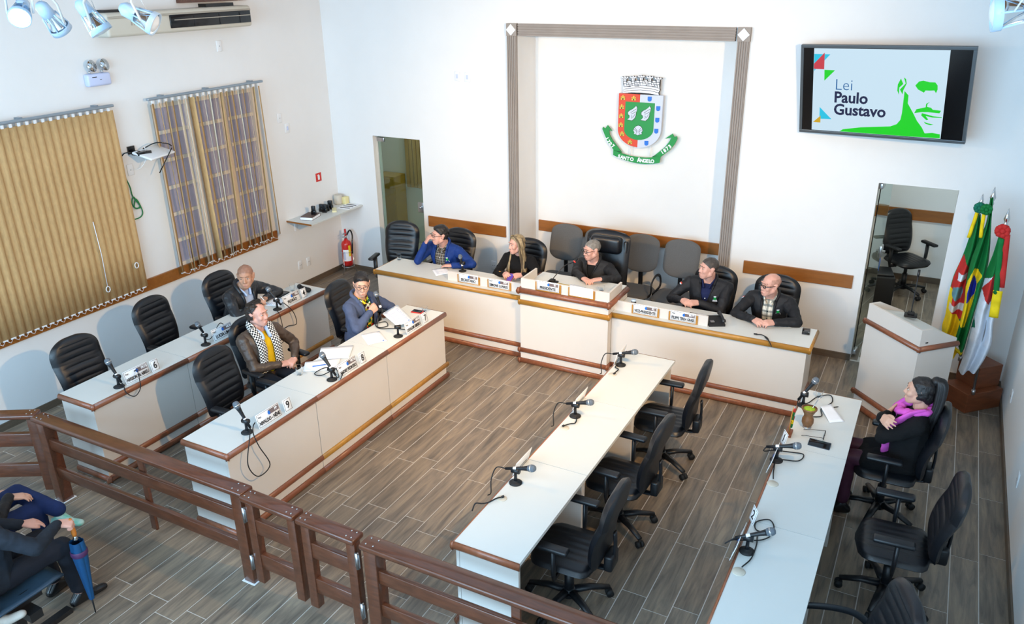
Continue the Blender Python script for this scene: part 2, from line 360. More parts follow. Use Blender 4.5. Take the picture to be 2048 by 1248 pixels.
# ============================================================ furniture
def mould(mb, p0, p1, r, out, up=(0, 0, 1), xf=None, flat=.72):
    """Half-round wooden moulding from p0 to p1, bulging towards out."""
    p0, p1, out, up = Vector(p0), Vector(p1), Vector(out), Vector(up); prof = []
    for k in range(9):
        a = PI*(k/8-.5); prof.append((math.cos(a)*r*flat, math.sin(a)*r))
    n = len(prof); vs = [p+out*x+up*z for p in (p0, p1) for x, z in prof]
    fs = [(i, i+1, n+i+1, n+i) for i in range(n-1)]+[tuple(range(n-1, -1, -1)), tuple(range(n, 2*n)), (n-1, 0, n, 2*n-1)]
    return mb.add(vs, fs, True, xf)
HT = .76
def desk(label, loc, rz, L, D, e0='', e1='', gold=False, group='rows of members\' desks'):
    """Local frame: y along the row (0 = near end), x from the user's side (0) to the front (D)."""
    d = thing('desk', label, 'desk', loc, rz, group)
    MB().box((.002, .002, HT-.026), (D-.018, L-.002, HT)).build('tabletop', 'laminate', d)
    MB().box((D-.052, .003, .0), (D-.03, L-.003, HT-.028)).build('front_panel', 'panel', d)
    for y, out in ((.004, e0 == 'mould'), (L-.026, e1 == 'mould')):
        MB().box((.03 if not out else .012, y, 0), (D-.054, y+.022, HT-.028)).build('side_panel', 'panel', d)
    ends = [(-.0, -1, e0), (L, 1, e1)]
    mb = MB(); mould(mb, (D-.02, -.02 if e0 == 'mould' else 0, HT-.026), (D-.02, L+(.02 if e1 == 'mould' else .012 if e1 else 0), HT-.026), .028, (1, 0, 0))
    for y, s, e in ends:
        if e == 'mould': mould(mb, (0, y, HT-.026), (D, y, HT-.026), .028, (0, s, 0))
    mb.build('edge_trim', 'wood_red', d)
    for y, s, e in ends:
        if e == 'strip': MB().box((.002, y-.002 if s > 0 else y-.006, HT-.03), (D-.03, y+.006 if s > 0 else y+.002, HT+.001)).build('edge_strip', 'panel_dark', d)
    x0, x1 = (.03 if e0 else 0), (.03 if e1 else 0)
    mb = MB(); mould(mb, (D-.03, -x0*.3, .155), (D-.03, L+x1, .155), .028, (1, 0, 0)); mb.build('rail_trim', 'wood_gold' if gold else 'wood_red', d)
    mb = MB(); mould(mb, (D-.03, -x0, .03), (D-.03, L+x1, .03), .03, (1, 0, 0))
    for y, s, e in ends:
        if e == 'mould': mould(mb, (.01, y-.004*s, .03), (D, y-.004*s, .03), .03, (0, s, 0))
    mb.build('kick_trim', 'wood_red', d); return d
pos = ('nearest the railing', 'in the middle', 'at the far end')
ya = [-5.274, -4.295, -3.318, -2.341]
for i in range(3):
    desk('white-topped desk %s of the row beside the windows' % pos[i], (1.254, ya[i], 0), 0, ya[i+1]-ya[i], .452, 'mould' if i == 0 else '', 'strip' if i == 2 else '', i == 2)
yb = [-5.315, -4.33, -3.335, -2.335]
for i in range(3):
    desk('white-topped desk %s of the second row from the windows' % pos[i], (2.772, yb[i], 0), 0, yb[i+1]-yb[i], .487, 'mould' if i == 0 else '', 'strip' if i == 2 else '', i > 0)
yc = [-5.40, -4.378, -3.373, -2.372]
for i in range(3):
    d = desk('white-topped empty desk %s of the row with three vacant chairs' % pos[i], (5.705, yc[i+1], 0), PI, yc[i+1]-yc[i], .478, 'strip' if i == 2 else '', 'mould' if i == 0 else '')
yd = [-5.40, -4.364, -3.370, -2.403]
dl = ('white-topped desk cut by the picture edge in the row by the right wall', 'white-topped desk in the middle of the row by the right wall', 'white-topped desk with the gourd, in front of the seated woman in pink scarf')
for i in range(3): desk(dl[i], (7.272, yd[i+1], 0), PI, yd[i+1]-yd[i], .462, 'strip' if i == 2 else '', '')
# ---- presiding bench: two wings and a raised centre
HM = .75
def wing(label, x0, x1, open_left, yf=-1.575, yb=-1.085):
    d = thing('presiding_desk', label, 'desk', (x0, 0, 0), 0, 'presiding bench'); L = x1-x0
    MB().box((.0, yf+.02, HM-.028), (L, yb, HM)).build('tabletop', 'laminate', d)
    MB().box((.02 if open_left else 0, yf+.03, 0), (L if open_left else L-.02, yf+.055, HM-.03)).build('front_panel', 'panel', d)
    xs = .022 if open_left else L-.044
    MB().box((xs, yf+.056, 0), (xs+.022, yb-.01, HM-.03)).build('side_panel', 'panel', d)
    mb = MB(); mould(mb, (-.02 if open_left else 0, yf+.02, HM-.028), (L+(.0 if open_left else .02), yf+.02, HM-.028), .03, (0, -1, 0))
    if open_left: mould(mb, (.0, yf+.0, HM-.028), (0, yb, HM-.028), .03, (-1, 0, 0))
    else: mould(mb, (L, yf+.0, HM-.028), (L, yb, HM-.028), .03, (1, 0, 0))
    mb.build('edge_trim', 'wood_gold', d)
    for nm, z, r in (('rail_trim', .155, .028), ('kick_trim', .03, .03)):
        mb = MB(); mould(mb, (-.0, yf+.03, z), (L, yf+.03, z), r, (0, -1, 0))
        x = .022 if open_left else L-.022
        mould(mb, (x, yf+.0, z), (x, yb, z), r, (-1 if open_left else 1, 0, 0)); mb.build(nm, 'wood_red', d)
    return d
w1 = wing('left wing of the presiding bench, cream panels with golden edge', 1.775, 3.762, True)
w2 = wing('right wing of the presiding bench, cream panels with golden edge', 4.775, 6.725, False)
def upstand(parent, x0, x1, left_end, right_end):
    mb = MB().box((x0, -1.475, HM), (x1, -1.455, HM+.105))
    if left_end: mb.box((x0, -1.455, HM), (x0+.02, -1.36, HM+.105))
    if right_end: mb.box((x1-.02, -1.455, HM), (x1, -1.40, HM+.105))
    mb.build('upstand', 'panel', parent)
upstand(w1, .97, 1.985, False, False); upstand(w2, 0, .975, True, False)
d = thing('presiding_desk', 'raised centre of the presiding bench with reddish upper moulding', 'desk', (3.765, 0, 0), 0, 'presiding bench')
L = 1.01
MB().box((0, -1.645, 0), (L, -1.60, HM+.105)).box((0, -1.60, HM+.002), (.022, -1.10, HM+.105)).box((L-.022, -1.60, HM+.002), (L, -1.10, HM+.105)).box((0, -1.60, 0), (.012, -1.552, HM-.03)).box((L-.012, -1.60, 0), (L, -1.552, HM-.03)).build('front_panel', 'panel', d)
mb = MB(); mould(mb, (-.02, -1.645, HM-.028), (L+.02, -1.645, HM-.028), .03, (0, -1, 0))
mould(mb, (L, -1.665, HM-.028), (L, -1.55, HM-.028), .03, (1, 0, 0)); mould(mb, (0, -1.665, HM-.028), (0, -1.55, HM-.028), .03, (-1, 0, 0)); mb.build('edge_trim', 'wood_gold', d)
mb = MB(); mould(mb, (-.03, -1.645, HM+.105), (L+.03, -1.645, HM+.105), .032, (0, -1, 0), flat=1.1)
mould(mb, (L, -1.68, HM+.105), (L, -1.12, HM+.105), .032, (1, 0, 0), flat=1.1); mould(mb, (0, -1.68, HM+.105), (0, -1.12, HM+.105), .032, (-1, 0, 0), flat=1.1); mb.build('ledge_trim', 'wood_red', d)
MB().box((.01, -1.635, HM+.105), (L-.01, -1.10, HM+.137)).build('tabletop', 'laminate', d)
mb = MB().box((0, -1.625, HM+.137), (L, -1.605, HM+.235))
for x in (0, L-.02): mb.box((x, -1.605, HM+.137), (x+.02, -1.27, HM+.235))
mb.build('upstand', 'panel', d)
for nm, z, r in (('rail_trim', .155, .028), ('kick_trim', .03, .03)):
    mb = MB(); mould(mb, (-.03, -1.645, z), (L+.03, -1.645, z), r, (0, -1, 0)); mould(mb, (L, -1.67, z), (L, -1.55, z), r, (1, 0, 0)); mould(mb, (0, -1.67, z), (0, -1.55, z), r, (-1, 0, 0)); mb.build(nm, 'wood_red', d)

# ---- lectern: local x along its front (0..w), y from the front into the depth
lw, ld = .67, .40
lec = thing('lectern', 'cream panelled speaker lectern with wooden bands beside the flags', 'lectern', (7.14, -1.035, 0), -PI/4)
mb = MB().box((0, 0, 0), (lw, .022, .90)).box((0, .022, 0), (.022, ld, .90)).box((lw-.022, .022, 0), (lw, ld, .90)); mb.build('body_panel', 'panel', lec)
MB().box((-.0, 0, .90), (lw, ld, .925)).build('shelf', 'laminate', lec)
side = [(0, .925), (ld, .925), (ld, .96), (.12, 1.085), (0, 1.085)]
mb = MB().box((.02, 0, .925), (lw-.02, .02, 1.085))
SX = Matrix(((0, 0, 1, 0), (1, 0, 0, 0), (0, 1, 0, 0), (0, 0, 0, 1)))
mb.prism(side, 0, .02, xf=SX); mb.prism(side, lw-.02, lw, xf=SX); mb.build('upper_panel', 'panel', lec)
MB().add([(.02, .02, 1.05), (lw-.02, .02, 1.05), (lw-.02, ld, .95), (.02, ld, .95), (.02, .02, 1.03), (lw-.02, .02, 1.03), (lw-.02, ld, .93), (.02, ld, .93)],
         [(0, 1, 2, 3), (7, 6, 5, 4), (0, 4, 5, 1), (1, 5, 6, 2), (2, 6, 7, 3), (3, 7, 4, 0)]).build('reading_board', 'laminate', lec)
for nm, z, r in (('band', .905, .026), ('rail_trim', .16, .028), ('kick_trim', .03, .03)):
    mb = MB(); mould(mb, (-.025, 0, z), (lw+.025, 0, z), r, (0, -1, 0), flat=1); mould(mb, (lw, -.02, z), (lw, ld+.02, z), r, (1, 0, 0), flat=1); mould(mb, (0, -.02, z), (0, ld+.02, z), r, (-1, 0, 0), flat=1); mb.build(nm, 'wood_red', lec)
MB().box((lw, .06, .955), (lw+.004, .085, .965)).build('badge', 'ink', lec)

# ---- two-step wooden flag stand
st = thing('flag_stand', 'two-step reddish wooden block that holds the flagpoles', 'stand', (7.90, -.52, 0), -PI/4)
MB().box((0, 0, 0), (.31, .42, .20)).build('lower_step', 'wood_block', st, bevel=.004)
MB().box((-.02, .16, .20), (.235, .44, .42)).build('upper_step', 'wood_block', st, bevel=.004)

# ---- railing of dark varnished wood
RY = -5.60
def board(mb, a, b, y0, y1, z0, z1, r=.012): return mb.rbox((a, y0, z0), (b, y1, z1), r)
def screw_heads(parent, pts):
    for x, y in pts: MB().cyl((x, y, .785), (x, y, .789), .006, seg=8).build('screw', 'metal', parent)
def rail_section(label, x0, x1, posts, thin, ybase=0.0):
    r = thing('railing', label, 'railing', (x0, RY-ybase, 0), 0, 'dark wooden railing'); L = x1-x0
    board(MB(), 0, L, -.065, .055, .745, .785).build('top_board', 'wood_rail', r)
    for p in posts: MB().rbox((p, -.05, 0), (p+.095, .05, .745), .006).build('post', 'wood_rail', r)
    for p in thin: MB().rbox((p, .006, .06), (p+.06, .03, .745), .004).build('upright', 'wood_rail', r)
    a = posts[0]+.08; b = posts[1]+.012 if len(posts) > 1 else L
    for z0, z1 in ((.50, .60), (.24, .335)): MB().rbox((a, -.032, z0), (b, .004, z1), .006).build('cross_rail', 'wood_rail', r)
    for p in posts: MB().box((p-.012, -.062, 0), (p+.107, .062, .004)).build('sealant', 'white_plastic', r)
    screw_heads(r, [(x, y) for p in posts for x in (p+.02, p+.075) for y in (-.035, .025)]); return r
rail_section('dark wooden railing section in front of the left desks', 1.46, 3.725, (.03, 2.145), (1.13,), .0)
rail_section('dark wooden railing section in front of the right desks', 4.755, 8.36, (.02, 3.5), (1.02, 2.3), .055)
def gate(label, loc, rz, L, hinge_at_end):
    g = thing('gate', label, 'gate', loc, rz, 'wooden swing gates in the railing')
    board(MB(), 0, L, -.06, .055, .745, .785).build('top_board', 'wood_rail', g)
    for x in (.015, L-.085): MB().rbox((x, -.03, .06), (x+.07, .03, .745), .005).build('stile', 'wood_rail', g)
    for z0, z1 in ((.48, .60), (.19, .31)): MB().rbox((.08, -.022, z0), (L-.08, .022, z1), .006).build('cross_rail', 'wood_rail', g)
    x = L+.002 if hinge_at_end else -.002
    for z in (.62, .22):
        MB().cyl((x, -.034, z-.06), (x, -.034, z+.06), .012, seg=10).box((x-.02, -.034, z-.05), (x+.02, -.028, z+.05)).build('hinge', 'metal', g)
    screw_heads(g, [(px, y) for px in (.03, .07, L-.07, L-.03) for y in (-.03, .025)]); return g
gate('left leaf of the double swing gate, hung on the left railing', (3.735, RY-.03, 0), -.02, .475, False)
gate('right leaf of the double swing gate, beside the right railing', (4.235, RY-.045, 0), -.02, .475, True)
gate('open swing gate cut off by the left edge of the picture', (1.43, RY+.02, 0), PI+.52, .62, False)
# ============================================================ things on the walls and ceiling
M['blind'] = mat('tan_blind_fabric', rgb(197, 162, 112), .85, var=.10, scale=60, stretch=(1, 1, .25), bump=.2, bscale=300)
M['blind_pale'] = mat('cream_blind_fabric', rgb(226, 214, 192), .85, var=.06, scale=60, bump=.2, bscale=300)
M['rail_steel'] = mat('grey_blue_rail', rgb(150, 162, 172), .4, .6)
M['lavender'] = mat('pale_lavender_plastic', rgb(196, 206, 236), .4)
M['cream'] = mat('cream_plastic', rgb(198, 191, 176), .45)
M['cream_dark'] = mat('taupe_plastic', rgb(165, 156, 142), .45)
M['red'] = mat('red_paint', rgb(196, 28, 24), .3, coat=.3)
M['red_sign'] = mat('red_sign', rgb(206, 44, 32), .5)
M['yellow'] = mat('yellow_print', rgb(230, 200, 40), .5)
M['green_cable'] = mat('green_cable', rgb(24, 120, 62), .5)
M['lamp_blue'] = mat('white_lamp_housing', rgb(190, 214, 238), .35)
M['glow'] = mat('lit_bulb', (1, 1, .9), .4, emit=((1, .93, .72), 14))
def blind(label, y0, y1, zt, zb, n, fn, x=.085, edge=.0):
    b = thing('vertical_blind', label, 'blind', (x, y0, 0), 0, 'vertical blinds'); L = y1-y0
    MB().rbox((-.020, -.02, zt), (.020, L+.02, zt+.027), .006).build('head_rail', 'rail_steel', b)
    for t in (.12, .5, .92): MB().box((-.08, L*t-.02, zt+.012), (-.015, L*t+.02, zt+.036)).build('bracket', 'rail_steel', b)
    slats = []
    for i in range(n):
        y = L*(i+.5)/n; ang, w, m, dx, dy = fn(i)
        c, s = math.cos(ang), math.sin(ang); top = Vector((0, y, 0)); dirv = Vector((c, s, 0))
        def pt(u, v):
            q = top+dirv*(u-.5)*w+Vector((dx, dy, 0))*(1-v); return (q.x-s*.004*math.sin(PI*u), q.y+c*.004*math.sin(PI*u), zb+(zt-.03-zb)*v)
        o = MB().grid(pt, 4, 5).build('slat', m, b, solid=.0016); slats.append(Vector((dx, y+dy, zb)))
        MB().box((-.005, y-.012, zt-.035), (.005, y+.012, zt)).build('hanger', 'white_plastic', b)
        MB().rbox((dx-.006, y+dy-.026, zb-.010), (dx+.006, y+dy+.026, zb+.003), .003).build('weight', 'white_plastic', b)
    for i in range(n-1):
        a, c = slats[i], slats[i+1]; MB().tube([a, (a+c)/2+Vector((.012, 0, -.035)), c], .0028, 5).build('chain', 'white_plastic', b)
    return b
R = random.Random(3)
b1 = blind('closed tan vertical blind covering the left window', -5.24, -3.385, 2.80, .885, 24, lambda i: (PI/2-.19+R.uniform(-.07, .06), .089, 'blind', 0, 0))
MB().tube([(.05, 1.36, 1.75), (.055, 1.37, 1.4), (.055, 1.36, 1.06)], .004, 6).build('cord', 'white_plastic', b1)

for y_, z_ in ((1.36, 1.03), (1.74, 1.17)): MB().tube([(.055, y_+.022*math.cos(a), z_+.03*math.sin(a)) for a in [k*PI/8 for k in range(17)]], .005, 6).build('cord_ring', 'white_plastic', b1)
def open_slat(i):
    view = math.atan2(.667, -.745)
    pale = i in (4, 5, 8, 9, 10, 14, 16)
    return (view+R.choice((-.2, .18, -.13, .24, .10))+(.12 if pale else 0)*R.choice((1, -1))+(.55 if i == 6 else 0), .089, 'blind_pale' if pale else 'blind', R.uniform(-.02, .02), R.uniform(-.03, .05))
blind('half open tan vertical blind at the window near the room corner', -2.935, -1.31, 2.80, .885, 19, open_slat)

# air conditioner
ac = thing('air_conditioner', 'long cream wall air conditioner with a dark air outlet', 'air conditioner', (0, -3.36, 3.455))
MB().rbox((.02, 0, .0), (.23, 1.90, .225), .03, n=4).build('housing', 'cream', ac)
MB().rbox((.225, .74, .045), (.243, 1.87, .175), .004).build('air_outlet', 'black', ac)
for y in (1.05, 1.4, 1.7): MB().box((.243, y, .05), (.247, y+.008, .16)).build('louver', 'metal_dark', ac)
MB().box((.243, .79, .12), (.248, 1.86, .128)).build('louver', 'cream_dark', ac)
MB().rbox((.225, .02, .17), (.24, 1.88, .19), .003).build('upper_band', 'cream_dark', ac)
for k in range(5): MB().box((.2305, .27+.03*k, .10), (.233, .285+.03*k, .14)).build('emblem_bar', 'cream_dark', ac)
MB().box((.0, 1.35, .20), (.12, 1.75, .26)).build('mounting_bracket', 'black', ac)
MB().box((.0, .08, .20), (.12, .32, .25)).build('mounting_bracket', 'black', ac)
structure('trim_11', MB().box((0, -2.3, 3.73), (.05, -1.3, 3.80)), 'wood_rail')

# emergency light
em = thing('emergency_light', 'white wall emergency light with two round lamps', 'lamp', (0, -3.435, 3.07))
MB().rbox((0, -.13, -.06), (.07, .13, .06), .02, n=3).build('housing', 'lavender', em)
MB().box((.07, -.08, .025), (.072, -.03, .032)).box((.07, .0, .0), (.072, .02, .004)).build('marking', 'ink', em)
for y in (-.075, .065):
    h = MB().cyl((.035, y, .055), (.035, y, .09), .01).lathe([(.001, 0), (.03, .005), (.055, .035), (.058, .05)], 20, xf=Matrix.Translation((.035, y, .125)) @ rotm(0, PI/2*.85, .3)).build('lamp_head', 'chrome', em)
    MB().lathe([(.054, 0), (.03, .012), (.001, .016)], 20, xf=Matrix.Translation((.035, y, .125)) @ rotm(0, PI/2*.85, .3) @ Matrix.Translation((0, 0, .045))).build('lens', 'clear', h)

def plate(name, label, X, rz, z, w=.075, h=.118, kind='socket', cat='outlet'):
    p = thing(name, label, cat, (X[0], X[1], z), rz, 'white wall plates')      # faces local +X
    MB().rbox((0, -w/2, -h/2), (.01, w/2, h/2), .004).build('cover', 'white_plastic', p)
    if kind == 'socket':
        for y in (-.012, .012): MB().cyl((.009, y, 0), (.0115, y, 0), .004, seg=8).build('hole', 'ink', p)
    elif kind == 'switch': MB().rbox((.009, -.014, -.025), (.014, .014, .025), .002).build('rocker', 'lavender', p)
    else: MB().cyl((.009, 0, 0), (.0115, 0, 0), .007, seg=10).build('hole', 'metal', p)
    return p
plate('blank_plate', 'white blank plate high on the window wall below the air conditioner', (0, -1.80), 0, 3.255, kind='blank')
plate('wall_socket', 'upper white socket right of the half open blind', (0, -.985), 0, 2.32, kind='jack')
plate('light_switch', 'lower white switch right of the half open blind', (0, -.87), 0, 2.175, kind='switch', cat='switch')
plate('wall_socket', 'white socket under the shelf, the one nearer the windows', (0, -.93), 0, .33)
plate('wall_socket', 'white socket under the shelf, the one nearer the extinguisher', (0, -.76), 0, .33)
plate('wall_socket', 'white socket under the white router', (0, -3.25), 0, 2.13, kind='jack')
plate('light_switch', 'left one of two small switches high on the back wall', (2.066, 0), -PI/2, 2.815, kind='switch', cat='switch')
plate('light_switch', 'right one of two small switches high on the back wall', (2.21, 0), -PI/2, 2.81, kind='switch', cat='switch')
plate('wall_socket', 'white socket low on the wall beside the man in blue', (2.52, 0), -PI/2, .42)
plate('wall_socket', 'white socket low on the wall behind the bald man in glasses', (6.28, 0), -PI/2, .40)
plate('wall_socket', 'white socket on the right wall near the flags', (W, -1.05), PI, .42)
plate('wall_socket', 'white socket on the right wall behind the swivel chairs', (W, -2.5), PI, .42)

# red sign for the extinguisher
sg = thing('safety_sign', 'small red extinguisher sign on the window wall above the shelf', 'sign', (0, -.375, 1.43))
MB().rbox((0, -.055, -.058), (.004, .055, .058), .001).build('panel', 'red_sign', sg)
MB().rbox((.004, -.018, -.035), (.0055, .018, .025), .003).box((.004, -.008, .022), (.0055, .008, .038)).box((.004, -.03, .028), (.0055, .0, .034)).build('extinguisher_mark', 'white_plastic', sg)

# router on its bracket, antennas and cables
rt = thing('wifi_router', 'white router on a wall bracket between the two blinds', 'router', (0, -3.10, 2.34))
MB().rbox((.07, -.20, -.012), (.30, .20, .012), .008, xf=rotm(0, .28, .25)).build('body', 'white_plastic', rt)
MB().box((0, -.14, -.05), (.02, -.06, .03)).box((.0, -.11, -.03), (.14, -.09, -.01)).rbox((.08, -.16, -.05), (.20, .0, -.015), .006).build('bracket', 'black', rt)
MB().tube(curve_pts([(.12, -.04, 0), (.20, .06, .05), (.26, .16, .03), (.27, .2, .0)]), .006, 6).build('antenna', 'black', rt)
MB().tube([(.27, .2, -.02), (.25, .1, -.15), (.22, .03, -.26)], .006, 6).build('antenna', 'black', rt)
MB().tube(curve_pts([(.14, -.03, .02), (.12, -.02, -.10), (.06, -.06, -.2), (.02, -.13, -.215)]), .003, 6).build('power_cord', 'white_plastic', rt)
MB().tube(curve_pts([(.09, -.15, -.02), (.05, -.21, -.02), (.015, -.24, -.06)]), .006, 6).rbox((0, -.265, -.14), (.02, -.235, -.03), .004).build('wall_plug', 'black', rt)
gc = MB(); pts = [(.012, -.24, -.12), (.012, -.235, -.25), (.012, -.20, -.38), (.015, -.195, -.47), (.02, -.17, -.53), (.02, -.13, -.60), (.02, -.18, -.62), (.02, -.22, -.56), (.02, -.19, -.49), (.02, -.15, -.56), (.02, -.13, -.62), (.02, -.20, -.60), (.018, -.16, -.52), (.015, -.11, -.66), (.012, -.14, -.72), (.01, -.24, -.73)]
tag(gc.tube(curve_pts(pts), .006, 6).build('network_cable', 'green_cable'), 'green network cable with a coil hanging under the router', 'cable').location = (0, -3.10, 2.34)

# corner shelf and what lies on it
ZS = 1.0
sh = thing('wall_shelf', 'cream corner shelf on a bracket below the red sign', 'shelf', (0, 0, ZS))
MB().box((.001, -1.085, -.02), (.425, -.001, 0)).build('board', 'laminate', sh, bevel=.002)
MB().box((.001, -1.087, -.021), (.427, -1.085, .001)).build('edge_strip', 'wood_board', sh)
for y in (-.95, -.25): MB().box((.0, y, -.18), (.012, y+.03, -.02)).box((.0, y, -.035), (.25, y+.03, -.02)).build('bracket', 'white_plastic', sh)
def stamp(label, x, y, z, h, w):
    s = thing('rubber_stamp', label, 'stamp', (x, y, z), .3, 'self-inking stamps on the shelf')
    MB().rbox((-w/2, -w*.4, .0), (w/2, w*.4, h*.45), .004).build('base', 'black', s)
    MB().rbox((-w*.42, -w*.32, h*.42), (w*.42, w*.32, h), .006).build('handle', 'plastic', s); return s
bk = thing('book', 'dark covered thick book lying on the shelf under a stamp', 'book', (.20, -.84, ZS), .25)
MB().box((-.085, -.12, .004), (.085, .118, .036)).build('page_block', 'paper', bk)
MB().box((-.088, -.122, 0), (.088, .122, .004)).box((-.088, -.122, .036), (.088, .122, .041)).box((-.088, .118, 0), (.088, .122, .041)).build('cover', mat('brown_book_cover', rgb(92, 74, 68), .6), bk)
stamp('black stamp standing on the book', .23, -.80, ZS+.041, .115, .06)
stamp('black stamp in front of the group of stamps on the shelf', .20, -.545, ZS, .115, .062)
stamp('black stamp behind the group of stamps on the shelf', .13, -.53, ZS, .105, .062)
stamp('tallest black stamp of the group, nearest the room corner', .16, -.38, ZS, .12, .07)
stamp('smallest black stamp of the group on the shelf', .19, -.47, ZS, .09, .045)
cl = MB().lathe([(.0005, 0), (.055, 0), (.058, .02), (.06, .13), (.055, .132), (.0005, .125)], 24).single('plastic_jar', 'cream', 'round cream jar at the corner end of the shelf', 'jar'); cl.location = (.09, -.12, ZS)
o = MB().rbox((-.03, -.04, 0), (.03, .04, .10), .004).single('note_box', mat('pale_yellow_card', rgb(226, 216, 160), .7), 'small pale yellow box beside the cream jar', 'box'); o.location = (.17, -.06, ZS)
o = MB().box((-.03, -.09, 0), (.03, .09, .02)).single('note_pad', M['note_box'] if 'note_box' in M else mat('pale_note_pad', rgb(222, 214, 170), .7), 'narrow pale note pad beside the stamps', 'note pad'); o.location = (.26, -.42, ZS); o.rotation_euler = (0, 0, .7)
lf = thing('leaflet', 'printed leaflet lying on the shelf near the back wall', 'leaflet', (.30, -.17, ZS), .1)
MB().box((-.10, -.14, 0), (.10, .14, .003)).build('sheet', 'paper', lf)
for y in (-.08, .0, .08): MB().box((-.08, y-.014, .003), (.08, y+.014, .0036)).build('printed_bar', 'ink', lf)

# fire extinguisher on a wire stand
fx = thing('fire_extinguisher', 'red fire extinguisher on a wire stand in the room corner', 'fire extinguisher', (.20, -.17, 0), .2)
fb = MB().lathe([(.001, .12), (.066, .122), (.072, .14), (.072, .44), (.06, .475), (.03, .495), (.022, .52), (.001, .525)], 24).build('cylinder', 'red', fx)
lb = MB(); lb.grid(lambda u, v: (.0735*math.cos(-1.9+1.6*u), .0735*math.sin(-1.9+1.6*u), .20+.17*v), 9, 4); lb.build('label', 'paper', fb)
MB().grid(lambda u, v: (.0745*math.cos(-.75+.5*u), .0745*math.sin(-.75+.5*u), .27+.16*v), 5, 3).build('yellow_label', 'yellow', fb)
MB().grid(lambda u, v: (.0745*math.cos(-1.75+.4*u), .0745*math.sin(-1.75+.4*u), .22+.12*v), 5, 3).build('blue_label', 'lavender', fb)
MB().cyl((0, 0, .52), (0, 0, .56), .018).box((-.012, -.08, .555), (.012, .03, .565)).box((-.012, -.07, .595), (.012, .03, .605)).build('valve', 'metal', fx)
MB().rbox((-.012, -.01, .56), (.012, .014, .66), .004).build('trigger', 'red', fx)
MB().tube(curve_pts([(0, .02, .55), (.03, .08, .62), (.075, .06, .56), (.085, .02, .45), (.083, .0, .30)]), .011, 8).build('hose', 'black', fx)
ws = MB(); ws.tube([(.085*math.cos(a), .085*math.sin(a), .11) for a in [k*PI/10 for k in range(21)]], .005, 6)
ws.tube([(.082*math.cos(a), .082*math.sin(a), .33) for a in [k*PI/10 for k in range(21)]], .004, 6)
for a in (.3, 2.4, 4.5): ws.tube([(.085*math.cos(a), .085*math.sin(a), .33), (.085*math.cos(a), .085*math.sin(a), .11), (.12*math.cos(a), .12*math.sin(a), .003)], .005, 6)
ws.build('wire_stand', 'metal', fx)

# television
tv = thing('television', 'large wall television tilted forward showing a white slide', 'television', (6.897, -.29, 2.90), 0, None, (Matrix.Rotation(-.176, 4, 'Z') @ Matrix.Rotation(.198, 4, 'X') @ Matrix.Rotation(-.028, 4, 'Y')).to_euler())
# euler order: build in its own plane (x right, z up, -y to the room)
w, h = 1.52, .874
MB().box((-w/2, .0, -h/2), (w/2, .03, h/2)).box((-w/2+.15, .03, -h/2+.1), (w/2-.15, .06, h/2-.1)).build('housing', 'black', tv, bevel=.004)
bz = MB(); e = .028
bz.box((-w/2, -.012, h/2-e), (w/2, .0, h/2)).box((-w/2, -.012, -h/2), (w/2, .0, -h/2+e)).box((-w/2, -.012, -h/2+e), (-w/2+e, 0, h/2-e)).box((w/2-e, -.012, -h/2+e), (w/2, 0, h/2-e)).build('bezel', mat('grey_bezel', rgb(96, 104, 110), .3, .6), tv, bevel=.003)
MB().box((-w/2+e, -.004, -h/2+e), (w/2-e, -.001, h/2-e)).build('screen', 'black', tv)
def screen(name, c, k=1.0):
    m = mat(name, (0, 0, 0), .4, emit=(c, k)); return m
SW = screen('screen_white', rgb(208, 234, 250), 1.0); SG = screen('screen_green', rgb(10, 222, 20), .95); SR = screen('screen_red', rgb(216, 56, 72), .9)
SCY = screen('screen_cyan', rgb(30, 205, 240), .95); SY = screen('screen_gold', rgb(222, 176, 20), .9); SN = screen('screen_navy', rgb(16, 28, 84), .7); SB = screen('screen_blue', rgb(20, 110, 180), .8)
sx0, sx1, sz = -.635, .553, h/2-.032
def sp(u, v):   # slide pixel of the zoomed view -> tv plane
    t = (v-150)/(970-150) if u < 300 else None
    top = 150+(u-262)*.0195; bot = 970+(u-252)*.078; L = 266-(v-150)*.017; Rr = 1608-(v-175)*.108
    return (sx0+(u-L)/(Rr-L)*(sx1-sx0), sz-(v-top)/(bot-top)*2*sz)
def slide(name, poly, m, lay, z=False):
    q = poly if z else [sp(*p) for p in poly]; return MB().prism(q, .004+.0006*lay, .0046+.0006*lay, xf=WALLXF).build(name, m, tv)
slide('slide_background', [(sx0, -sz), (sx1, -sz), (sx1, sz), (sx0, sz)], SW, 0, True)
slide('cyan_triangle', [(268, 205), (440, 210), (380, 268), (268, 372)], SCY, 1)
slide('red_shape', [(266, 300), (380, 192), (376, 355), (265, 350)], SR, 2)
slide('green_triangle', [(380, 360), (492, 366), (380, 468)], SG, 2)
slide('cyan_triangle', [(335, 735), (460, 862), (333, 856)], SCY, 1)
slide('gold_triangle', [(346, 824), (344, 896), (266, 890)], SY, 2)
